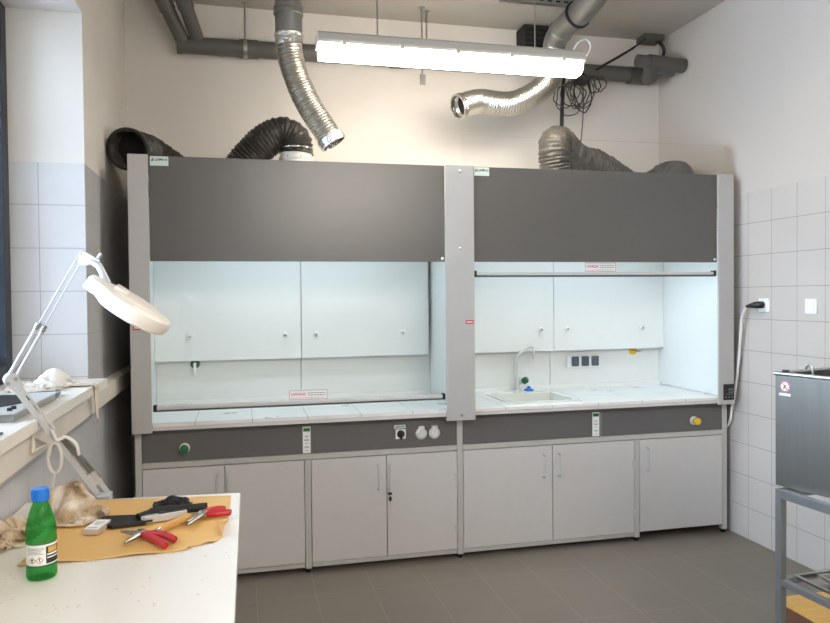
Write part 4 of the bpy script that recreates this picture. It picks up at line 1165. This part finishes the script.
# bottle
bc = onZ(42, 577, TZ); 
bo = thing('plastic_bottle', 'green plastic bottle with a blue cap and white label', 'bottle', tuple(bc))
def bprof():
    return [(0.0, 0.004), (0.024, 0.0), (0.031, 0.002), (0.0335, 0.008), (0.0335, 0.022), (0.0325, 0.026), (0.0335, 0.030), (0.0335, 0.033), (0.0325, 0.036), (0.0325, 0.085), (0.0335, 0.088), (0.0338, 0.096), (0.0330, 0.104), (0.0335, 0.112), (0.0325, 0.122), (0.0295, 0.138), (0.0250, 0.154), (0.0205, 0.168), (0.0175, 0.176), (0.0165, 0.182), (0.0165, 0.190)]
b = MB(); pr_ = bprof(); n = 40
rings = []
for (r, h) in pr_[1:]:
    ring = []
    for j in range(n):
        a = 2 * PI * j / n
        fl = 1 + (0.032 * math.cos(a * 12) if 0.108 < h < 0.172 else 0)
        ring.append(b.bm.verts.new(V((r * fl * math.cos(a), r * fl * math.sin(a), h))))
    rings.append(ring)
fs = []
for a, d in zip(rings[:-1], rings[1:]):
    for j in range(n): fs.append(b.bm.faces.new((a[j], a[(j + 1) % n], d[(j + 1) % n], d[j])))
fs.append(b.bm.faces.new(rings[0][::-1])); b._new(fs, M['bottle'])
body = b.build('bottle_body', bo, local=True)
b = MB(); b.lathe([(0.0185, 0.184), (0.0188, 0.186), (0.0188, 0.210), (0.017, 0.2125)], M['blue'], (0, 0, 0), 30); cap_ = b.build('cap', bo, local=True, label='blue screw cap')
b = MB()
for j in range(30):
    a = 2 * PI * j / 30; b.box(0.0186, 0.0193, -0.0008, 0.0008, 0.187, 0.208, M['blue'], 0, RZ(a))
b.build('cap_ribs', cap_, local=True, smooth=False)
face = math.atan2(-bc.y, -bc.x)
b = MB(); LR = 0.0336
def patch(a0, a1, z0, z1, m, dr=0.0, n_=10, zs=None):
    b.grid(lambda u, v: ((LR + dr) * math.cos(face + a0 + (a1 - a0) * u), (LR + dr) * math.sin(face + a0 + (a1 - a0) * u), z0 + (z1 - z0) * v), n_, 1, m)
patch(-1.9, 1.9, 0.038, 0.086, M['paper'], 0.0, 40)
patch(-1.95, 1.95, 0.086, 0.0885, M['green'], 0.0002, 40); patch(-1.95, 1.95, 0.0355, 0.038, M['green'], 0.0002, 40)
patch(0.28, 1.5, 0.041, 0.081, M['ink'], 0.0003, 16)
patch(0.42, 1.2, 0.066, 0.079, M['ply'], 0.0005, 12)
patch(0.35, 1.3, 0.060, 0.064, M['paper'], 0.0005, 12)
patch(0.35, 1.3, 0.053, 0.056, M['paper'], 0.0005, 12)
rr = random.Random(2)
for k in range(5):
    z = 0.079 - k * 0.0034
    patch(-0.95, 0.12 + rr.uniform(-0.15, 0.05), z - 0.0011, z, M['greyink'], 0.0003, 12)
def diamond(ac, zc, s, m, dr):
    b.grid(lambda u, v: ((LR + dr) * math.cos(face + ac + ((u - .5) + (v - .5)) * s / LR), (LR + dr) * math.sin(face + ac + ((u - .5) + (v - .5)) * s / LR), zc + ((v - .5) - (u - .5)) * s), 5, 5, m)
for ac, kk in ((-0.62, 0), (-0.13, 1)):
    diamond(ac, 0.0505, 0.0085, M['red'], 0.0003); diamond(ac, 0.0505, 0.0068, M['paper'], 0.0005)
    if kk == 0: diamond(ac, 0.052, 0.0032, M['ink'], 0.0007); patch(ac - 0.07, ac + 0.07, 0.0465, 0.0485, M['ink'], 0.0007, 3)
    else: patch(ac - 0.035, ac + 0.02, 0.049, 0.0555, M['ink'], 0.0007, 3); patch(ac - 0.04, ac + 0.11, 0.0475, 0.0485, M['ink'], 0.0007, 3)
b.build('label', bo, local=True, label='white hazard label with dark panel', smooth=True, recalc=False)

# pliers
def pliers(label, piv, jaws, handles, z):
    p0 = V((piv.x, piv.y, z))
    r = thing('pliers', label, 'pliers', tuple(p0), 0, 'red-handled pliers')
    H = 0.013
    for jx in jaws:
        b = MB(); j = V((jx.x, jx.y, z + H)); c_ = p0 + V((0, 0, H)); d = j - c_; side = V((-d.y, d.x, 0)).normalized() * 0.003
        b.frame_tube([c_ - d * 0.1, c_ + d * 0.35, c_ + d * 0.8, j], [0.011, 0.0085, 0.006, 0.0035], M['steel'], 10, flat=(0.75, 1))
        b.build('jaw', r, label='steel jaw')
    b = MB(); b.lathe([(0.0125, 0.004), (0.0135, 0.006), (0.0135, 0.020), (0.011, 0.023), (0.006, 0.0235)], M['steel'], tuple(p0), 18); b.build('pivot', r)
    for hx, bow in handles:
        b = MB(); e_ = V((hx.x, hx.y, z + 0.011)); c_ = p0 + V((0, 0, H)); d = e_ - c_; s = V((-d.y, d.x, 0)).normalized() * bow
        b.frame_tube([c_ + d * 0.06, c_ + d * 0.25 + s * 0.7, c_ + d * 0.5 + s, c_ + d * 0.78 + s * 0.6, c_ + d * 0.97, e_], [0.009] * 5 + [0.0105] * 14 + [0.0095] * 5 + [0.004], M['redgrip'], 12, sub=5, flat=(0.95, 1.0))
        b.build('handle', r, label='red dipped handle')
pliers('red-handled pliers lying open in front of the wooden tool handle', onZ(141, 538, SZ), [onZ(121, 531.5, SZ + 0.013), onZ(124.5, 543, SZ + 0.013)], [(onZ(175, 540, SZ + 0.01), 0.016), (onZ(165.5, 546, SZ + 0.01), 0.004)], SZ)
pliers('red-handled pliers lying nearest the right corner of the yellow sheet', onZ(203, 518.5, SZ), [onZ(187, 525, SZ + 0.013), onZ(186, 522, SZ + 0.013)], [(onZ(230.5, 512.5, SZ + 0.01), -0.004), (onZ(223, 508, SZ + 0.012), 0.016)], SZ)
# black scraper
sc = thing('scraper', 'long black scraper with a broad blade, lying across the sheet', 'scraper', tuple(onZ(145, 518, SZ)))
q = [onZ(98, 526, SZ), onZ(103.5, 519, SZ), onZ(143, 517.5, SZ), onZ(146, 525, SZ), onZ(112, 529.5, SZ)]
b = MB(); b.prism([(p.x, p.y, SZ + 0.001) for p in q], (0, 0, 0.009), M['rubber'], 0.0015); b.build('blade', sc)
b = MB(); hp = [onZ(138, 518, SZ + 0.014), onZ(152, 513.5, SZ + 0.017), onZ(172, 510.5, SZ + 0.016), onZ(190, 508.5, SZ + 0.015), onZ(207, 506.5, SZ + 0.0145)]
b.frame_tube(hp, [0.013] * 5 + [0.017] * 6 + [0.013] * 8 + [0.0125] * 4 + [0.006], M['rubber'], 14, sub=5); b.build('handle', sc)
# silver knife
kn = thing('utility_knife', 'silver utility knife with a black slot beside the black scraper', 'knife', tuple(onZ(163, 523, SZ)))
a_ = onZ(141, 524, SZ); e_ = onZ(187, 516.5, SZ); dd = (e_ - a_); ln = dd.length; ang = math.atan2(dd.y, dd.x)
K = T(a_.x, a_.y, SZ) @ RZ(ang)
b = MB(); out = [(0, 0.004), (0.01, -0.008), (0.05, -0.013), (ln * 0.7, -0.013), (ln, -0.006), (ln, 0.008), (ln * 0.6, 0.013), (0.02, 0.012)]
b.prism([tuple(K @ V((x, y, 0.001))) for x, y in out], (0, 0, 0.02), M['alum'], 0.003); b.build('body', kn)
b = MB(); b.box(ln * 0.38, ln * 0.95, -0.001, 0.006, 0.021, 0.0222, M['black'], 0, K); b.box(ln * 0.40, ln * 0.52, -0.004, 0.008, 0.0222, 0.026, M['black'], 0.001, K); b.build('slider', kn, label='black slot and slider')
b = MB(); b.box(0.008, 0.03, -0.0138, -0.0125, 0.006, 0.012, M['black'], 0, K); b.build('lever', kn)
# wooden handle tool
wh = thing('file_handle', 'turned wooden tool handle with a metal ferrule between the two pliers', 'tool handle', tuple(onZ(174, 524, SZ)))
a_ = onZ(160, 529.5, SZ + 0.012); e_ = onZ(191, 515.5, SZ + 0.014)
b = MB(); P = [a_.lerp(e_, t) for t in (0, 0.08, 0.3, 0.6, 0.85, 0.97, 1.0)]
b.frame_tube(P, [0.008, 0.0092, 0.0115, 0.0108, 0.012, 0.009, 0.004], M['wood'], 16); b.build('grip', wh)
b = MB(); d = (a_ - e_).normalized(); b.frame_tube([a_, a_ + d * 0.018], [0.0075, 0.007], M['chrome'], 14); b.build('ferrule', wh, label='bright metal ferrule')
b = MB(); b.frame_tube([a_ + d * 0.018, a_ + d * 0.024], [0.0045, 0.003], M['ink'], 8); b.build('tang', wh)
# carton
p = onZ(97.5, 530, SZ)
cb = thing('small_carton', 'small flat white carton beside the scraper blade', 'box', (p.x, p.y, SZ), math.radians(-12))
b = MB(); b.box(-0.021, 0.021, -0.045, 0.045, 0.0005, 0.016, mat('greyish_pink_card', 'b9aba4', 0.7), 0.001); b.build('sleeve', cb, local=True)
b = MB(); b.box(-0.0205, 0.0205, -0.0445, 0.0445, 0.016, 0.0164, M['paper'])
for k in range(4): b.box(-0.013 + 0.002 * k, 0.014 - 0.003 * k, 0.02 - k * 0.009, 0.023 - k * 0.009, 0.0164, 0.0167, M['greyink'])
b.box(-0.014, 0.012, -0.034, -0.030, 0.0164, 0.0167, M['ink'])
b.build('printed_top', cb, local=True, label='white printed top', smooth=False)

# ------------------------------------------------------------------ magnifier lamp
mg = thing('magnifier_lamp', 'white magnifier lamp on a jointed arm clamped behind the worktable', 'lamp', (-0.455, 2.59, 0.9))
E0 = atD(101, 498, 2.42); E1 = atD(9.5, 381, 2.18); E2 = atD(79.5, 259, 2.18)
# clamp on the far edge of the table
b = MB(); cx_ = -0.455
b.box(cx_ - 0.02, cx_ + 0.02, 2.558, 2.60, 0.80, 0.914, M['lamparm'], 0.003)
b.box(cx_ - 0.02, cx_ + 0.02, 2.545, 2.565, 0.9052, 0.912, M['lamparm'], 0.001)
b.box(cx_ - 0.02, cx_ + 0.02, 2.50, 2.565, 0.80, 0.812, M['lamparm'], 0.002)
b.cyl((cx_, 2.52, 0.78), (cx_, 2.52, 0.868), 0.006, M['steel'], 10)
b.build('clamp', mg)
ax_ = (E1 - E0).normalized()
camd = (CC - (E0 + E1) / 2).normalized()
sd = ax_.cross(camd).normalized()          # across the arm in view
if sd.x < 0: sd = -sd
b = MB()
def bar(mb, p, q_, wx, wy, m):
    d = (q_ - p); L_ = d.length; z = d.normalized(); x = (sd - z * sd.dot(z)).normalized(); y = z.cross(x)
    xf = Matrix(((x.x, y.x, z.x, p.x), (x.y, y.y, z.y, p.y), (x.z, y.z, z.z, p.z), (0, 0, 0, 1)))
    mb.box(-wx, wx, -wy, wy, 0, L_, m, 0.0015, xf)
bar(b, E0, E1, 0.009, 0.008, M['lamparm'])
b.build('lower_arm', mg)
b = MB(); o_ = sd * 0.030
bar(b, E0 + o_ * 0.9 + ax_ * 0.0, E0 + o_ * 0.9 + ax_ * 0.05, 0.008, 0.008, M['lamparm'])
bar(b, E0 + o_ * 0.55 + ax_ * 0.05, E0 + o_ * 0.55 + ax_ * 0.10, 0.020, 0.005, M['lamparm'])
b.build('arm_bracket', mg)
for k in (0.72, 1.15):
    b = MB(); pts = []
    s0 = E0 + o_ * k + ax_ * 0.065; s1 = E0 + o_ * k * 0.7 + ax_ * 0.255
    for j in range(420):
        t = j / 419; a = t * 2 * PI * 52
        c_ = s0.lerp(s1, t); n_ = ax_.cross(sd)
        pts.append(c_ + sd * (0.0045 * math.cos(a)) + n_ * (0.0045 * math.sin(a)))
    b.frame_tube(pts, 0.0014, M['steel'], 5); b.build('spring', mg, label='coiled tension spring')
b = MB(); bar(b, E0 + o_ * 0.6 + ax_ * 0.30, E1 + o_ * 0.5 - ax_ * 0.02, 0.0035, 0.004, M['alum']); b.build('parallel_rod', mg)
b = MB()
n_ = ax_.cross(sd).normalized(); ql = n_.to_track_quat('Z', 'Y').to_matrix()
b.lathe([(0.019, -0.012), (0.021, -0.009), (0.021, 0.009), (0.019, 0.012)], M['lamparm'], E1 + V((0.004, 0, 0.004)), 20, ql)
bar(b, E1 + ax_ * -0.035 + sd * 0.008, E1 + ax_ * 0.012 + sd * 0.006, 0.017, 0.010, M['lamparm'])
b.lathe([(0.006, 0.0121), (0.006, 0.016)], M['steel'], E1 + sd * 0.016, 12, ql); b.lathe([(0.006, -0.0121), (0.006, -0.016)], M['steel'], E1 + sd * 0.016, 12, ql)
b.lathe([(0.006, 0.0121), (0.006, 0.016)], M['steel'], E1 - sd * 0.008, 12, ql); b.lathe([(0.006, -0.0121), (0.006, -0.016)], M['steel'], E1 - sd * 0.008, 12, ql)
b.build('elbow_joint', mg)
u_ax = (E2 - E1).normalized(); sd2 = u_ax.cross(camd).normalized()
if sd2.x < 0: sd2 = -sd2
mid = E1.lerp(E2, 0.44)
for s in (-1, 1):
    b = MB(); b.frame_tube([E1 + sd2 * 0.010 * s, mid + sd2 * 0.009 * s], 0.0052, M['lamparm'], 10)
    b.frame_tube([mid + sd2 * 0.009 * s - u_ax * 0.01, mid + sd2 * 0.009 * s + u_ax * 0.01], 0.0078, M['steel'], 10)
    b.frame_tube([mid + sd2 * 0.009 * s, E2 + sd2 * 0.007 * s], 0.0023, M['lamparm'], 8)
    b.build('upper_arm', mg)
# head bracket triangle
d0 = 2.18
tri = [atD(79, 252.5, d0), atD(83, 250.5, d0), atD(97, 259.5, d0), atD(93.5, 264, d0), atD(78.5, 267, d0)]
b = MB(); b.prism([p + camd * 0.006 for p in tri], camd * -0.012, M['lamparm'], 0.001)
for (x, y) in ((81.2, 253.5), (79.8, 264.5), (91, 261)):
    p = atD(x, y, d0); b.frame_tube([p + camd * 0.010, p - camd * 0.010], 0.0035, M['steel'], 10)
b.frame_tube([atD(82, 251, d0 - 0.005), atD(99.5, 261, d0 - 0.005)], 0.0035, M['lamparm'], 8)
b.build('head_bracket', mg)
b = MB(); b.frame_tube([atD(93, 262, d0), atD(99, 266, d0), atD(102.5, 273, d0 - 0.005), atD(107, 284, d0 - 0.01)], [0.010, 0.011, 0.010, 0.013], M['lamparm'], 12)
p = atD(97, 259, d0); b.frame_tube([p, p + V((0.012, 0, 0.016))], 0.005, M['lamparm'], 10); b.build('neck', mg)
# head: flat ring housing; axis tilted up, right and toward the camera
hc = atD(133.5, 308, 2.16)
vd_ = (hc - CC).normalized()
la = (CR * 0.855 - CU * 0.52); la = (la - vd_ * la.dot(vd_)).normalized()
up_ = vd_.cross(la).normalized()
if up_.z < 0: up_ = -up_
tilt = math.radians(8.5)
na_ = (up_ * math.cos(tilt) - vd_ * math.sin(tilt)).normalized()
nb_ = na_.cross(la).normalized()
HM = Matrix(((la.x, nb_.x, na_.x), (la.y, nb_.y, na_.y), (la.z, nb_.z, na_.z)))
RO = 0.118
b = MB()
prof = [(0.066, -0.022), (0.070, -0.026), (0.103, -0.026), (0.113, -0.022), (RO, -0.012), (RO, 0.008), (0.115, 0.016), (0.106, 0.021), (0.078, 0.025), (0.068, 0.022), (0.064, 0.012), (0.064, -0.014), (0.066, -0.022)]
b.lathe(prof, M['lamphead'], hc, 56, HM, cap=False)
hd = b.build('lamp_head', mg, label='white ring-shaped lamp head')
b = MB()
X4 = T(*hc) @ HM.to_4x4()
b.prism([tuple(X4 @ V((x, y, -0.02))) for x, y in ((-0.10, -0.055), (-0.10, 0.055), (-0.135, 0.042), (-0.150, 0.03), (-0.150, -0.03), (-0.135, -0.042))], tuple((X4.to_3x3() @ V((0, 0, 0.040)))), M['lamphead'], 0.006)
b.build('head_grip', hd)
b = MB(); b.lathe([(0.0005, 0.030), (0.050, 0.0295), (0.074, 0.028), (0.080, 0.0255), (0.080, 0.023), (0.0005, 0.0235)], M['lamphead'], hc, 48, HM, cap=False); b.build('lid', hd, label='closed round lid over the lens')
b = MB(); b.lathe([(0.002, 0.006), (0.04, 0.004), (0.064, 0.0), (0.064, -0.003), (0.04, -0.007), (0.002, -0.009)], M['lens'], hc, 40, HM, cap=False); b.build('lens', hd, label='round glass lens')
b = MB(); b.lathe([(0.068, -0.0262), (0.068, -0.030), (0.098, -0.030), (0.098, -0.0262)], M['white'], hc, 48, HM, cap=False); b.build('tube_cover', hd)
b = MB()
b.prism([tuple(X4 @ V((x, y, 0.022))) for x, y in ((-0.075, -0.04), (-0.075, 0.02), (-0.035, 0.02), (-0.035, -0.04))], tuple(X4.to_3x3() @ V((0, 0, 0.014))), M['lamphead'], 0.004)
b.build('lid_catch', hd)
b = MB(); b.prism([tuple(X4 @ V((x, y, 0.022))) for x, y in ((0.088, -0.03), (0.088, -0.015), (0.103, -0.015), (0.103, -0.03))], tuple(X4.to_3x3() @ V((0, 0, 0.006))), M['white'], 0.001); b.build('lid_hinge', hd)
# cord
b = MB()
pts = [atD(52, 430, 2.26), atD(57, 440, 2.27), atD(66, 437, 2.28), atD(76, 444, 2.29), atD(79, 455, 2.30)]
b.frame_tube(pts, 0.005, M['cab'], 8, sub=8)
pts = [atD(50, 446, 2.28), atD(48, 458, 2.29), atD(50, 468, 2.30), atD(55, 473, 2.31), atD(60, 468, 2.31), atD(61.5, 456, 2.30), atD(58, 445, 2.29), atD(52, 444, 2.28), atD(49, 455, 2.29)]
b.frame_tube(pts, 0.005, M['cab'], 8, sub=8)
pts = [atD(55, 472, 2.31), atD(53, 484, 2.33), atD(51, 500, 2.36)]
b.frame_tube(pts, 0.004, M['cab'], 8, sub=6)
b.build('cord', mg, label='looped white cord')

# ------------------------------------------------------------------ window sill items
SZ2 = 1.19
c = V((-0.82, 3.25, SZ2))
cloth(drape(c, 0.40, 0.80, 34, [(0.01, 0.12, 0.032, 0.045), (0.0, 0.03, 0.01, 0.036), (0.0, -0.08, 0.0, 0.030)], (0.34, 0.42), 4, 130, -0.15, 0.08, 0.002, 0.10), M['towel'], 'white_cloth', 'crumpled white cloth lying on the far end of the window sill', 'cloth', c)
b = MB()
def ribbon(u, v):
    s = u * 0.27
    y = 3.33 + (v - 0.5) * 0.065 + 0.02 * u
    if s < 0.13: x, z = -0.755 + s, SZ2 + 0.006 + 0.003 * math.sin(v * 6)
    else:
        x, z = -0.618 + 0.004 * math.sin(v * 5 + u * 6), SZ2 + 0.004 - (s - 0.13)
        z -= 0.0 + 0.05 * v * max(0, (s - 0.13) / 0.14)
        y += 0.02 * (s - 0.13) / 0.14 * (0.5 - v) * 2
    return (x, y, z)
b.grid(ribbon, 40, 8, M['towel2'])
cs_ = single(b, 'cloth_strip', 'ecru strip of cloth hanging over the sill edge', 'cloth', (-0.7, 3.33, SZ2))
sm_ = cs_.modifiers.new('thickness', 'SOLIDIFY'); sm_.thickness = 0.002; sm_.offset = 0
ds = thing('enamel_dish', 'flat grey-blue dish under the white cloth on the sill', 'dish', (-0.745, 2.99, SZ2))
b = MB(); b.lathe([(0.04, 0), (0.062, 0.003), (0.072, 0.015), (0.074, 0.016), (0.071, 0.017), (0.058, 0.006), (0.002, 0.005)], mat('grey_blue_enamel', '6c7a84', 0.35), (0, 0, 0), 30, Matrix.Diagonal((0.9, 1.0, 1.0))); b.build('bowl', ds, local=True)
# steel hob-like unit
hb = thing('sink_insert', 'stainless insert with a dark round hollow on the sill behind the lamp arm', 'steel insert', (-0.84, 2.66, SZ2))
b = MB()
x0, x1, y0, y1 = -1.02, -0.678, 2.40, 2.90
b.box(x0, x1, y0, y1, 0.0 + SZ2, SZ2 + 0.024, M['steel'], 0.003)
b.box(x0 - 0.004, x1 + 0.006, y0 - 0.006, y1 + 0.006, SZ2 + 0.0245, SZ2 + 0.030, M['alum'], 0.001)
b.build('casing', hb)
b = MB(); b.lathe([(0.001, 0.0305), (0.115, 0.0305), (0.12, 0.0325), (0.132, 0.0325), (0.136, 0.0305)], M['void'], (-0.835, 2.67, SZ2), 40, Matrix.Diagonal((0.95, 1.3, 1.0)), cap=False); b.build('hollow', hb, label='dark oval hollow')
for y in (2.44, 2.48): 
    b = MB(); b.lathe([(0.008, 0.030), (0.008, 0.038), (0.005, 0.040)], M['ink'], (-0.70, y, SZ2), 12); b.build('button', hb)
b = MB(); b.prism([(-0.98, 2.05, SZ2), (-0.66, 2.05, SZ2), (-0.645, 2.19, SZ2), (-0.98, 2.23, SZ2)], (0, 0, 0.008), mat('slate_blue_board', '66747c', 0.5), 0.002)
single(b, 'blue_grey_board', 'thin blue-grey board on the near end of the sill', 'board', (-0.82, 2.1, SZ2))
# bracket under the sill
bk = MB()
for p_, q_ in (((33, 437), (48, 444)), ((33, 452), (48, 444)), ((33, 436), (33, 453))):
    bk.frame_tube([onX(*p_, -0.637), onX(*q_, -0.637)], 0.0045, M['trunk'], 8, flat=(1, 1))
single(bk, 'sill_bracket', 'small cream bracket under the sill behind the lamp arm', 'bracket', (-0.64, 2.5, 1.1))

# second ceiling light over the near half; the two behind it added for fill
for y_, lab_ in ((0.2, 'lit fluorescent batten overhead, second row out from the hoods'), (-1.1, 'added unseen fill batten overhead, third row out from the hoods'), (-2.0, 'added unseen fill batten overhead, farthest row from the hoods')):
    ceiling_light(lab_, 0.45, 2.0, y_, 2.85, 'fluorescent battens', None, 'tubelight2')

# ------------------------------------------------------------------ daylight and view
wd = bpy.data.worlds.new('sky'); SC.world = wd; wd.use_nodes = True
bg = wd.node_tree.nodes['Background']
bg.inputs['Color'].default_value = (0.63, 0.785, 1.0, 1)
bg.inputs['Strength'].default_value = 11.5
SC.view_settings.view_transform = 'Standard'
SC.view_settings.look = 'None'
SC.view_settings.gamma = 1.0
SC.view_settings.use_curve_mapping = False
SC.view_settings.exposure = 0.08
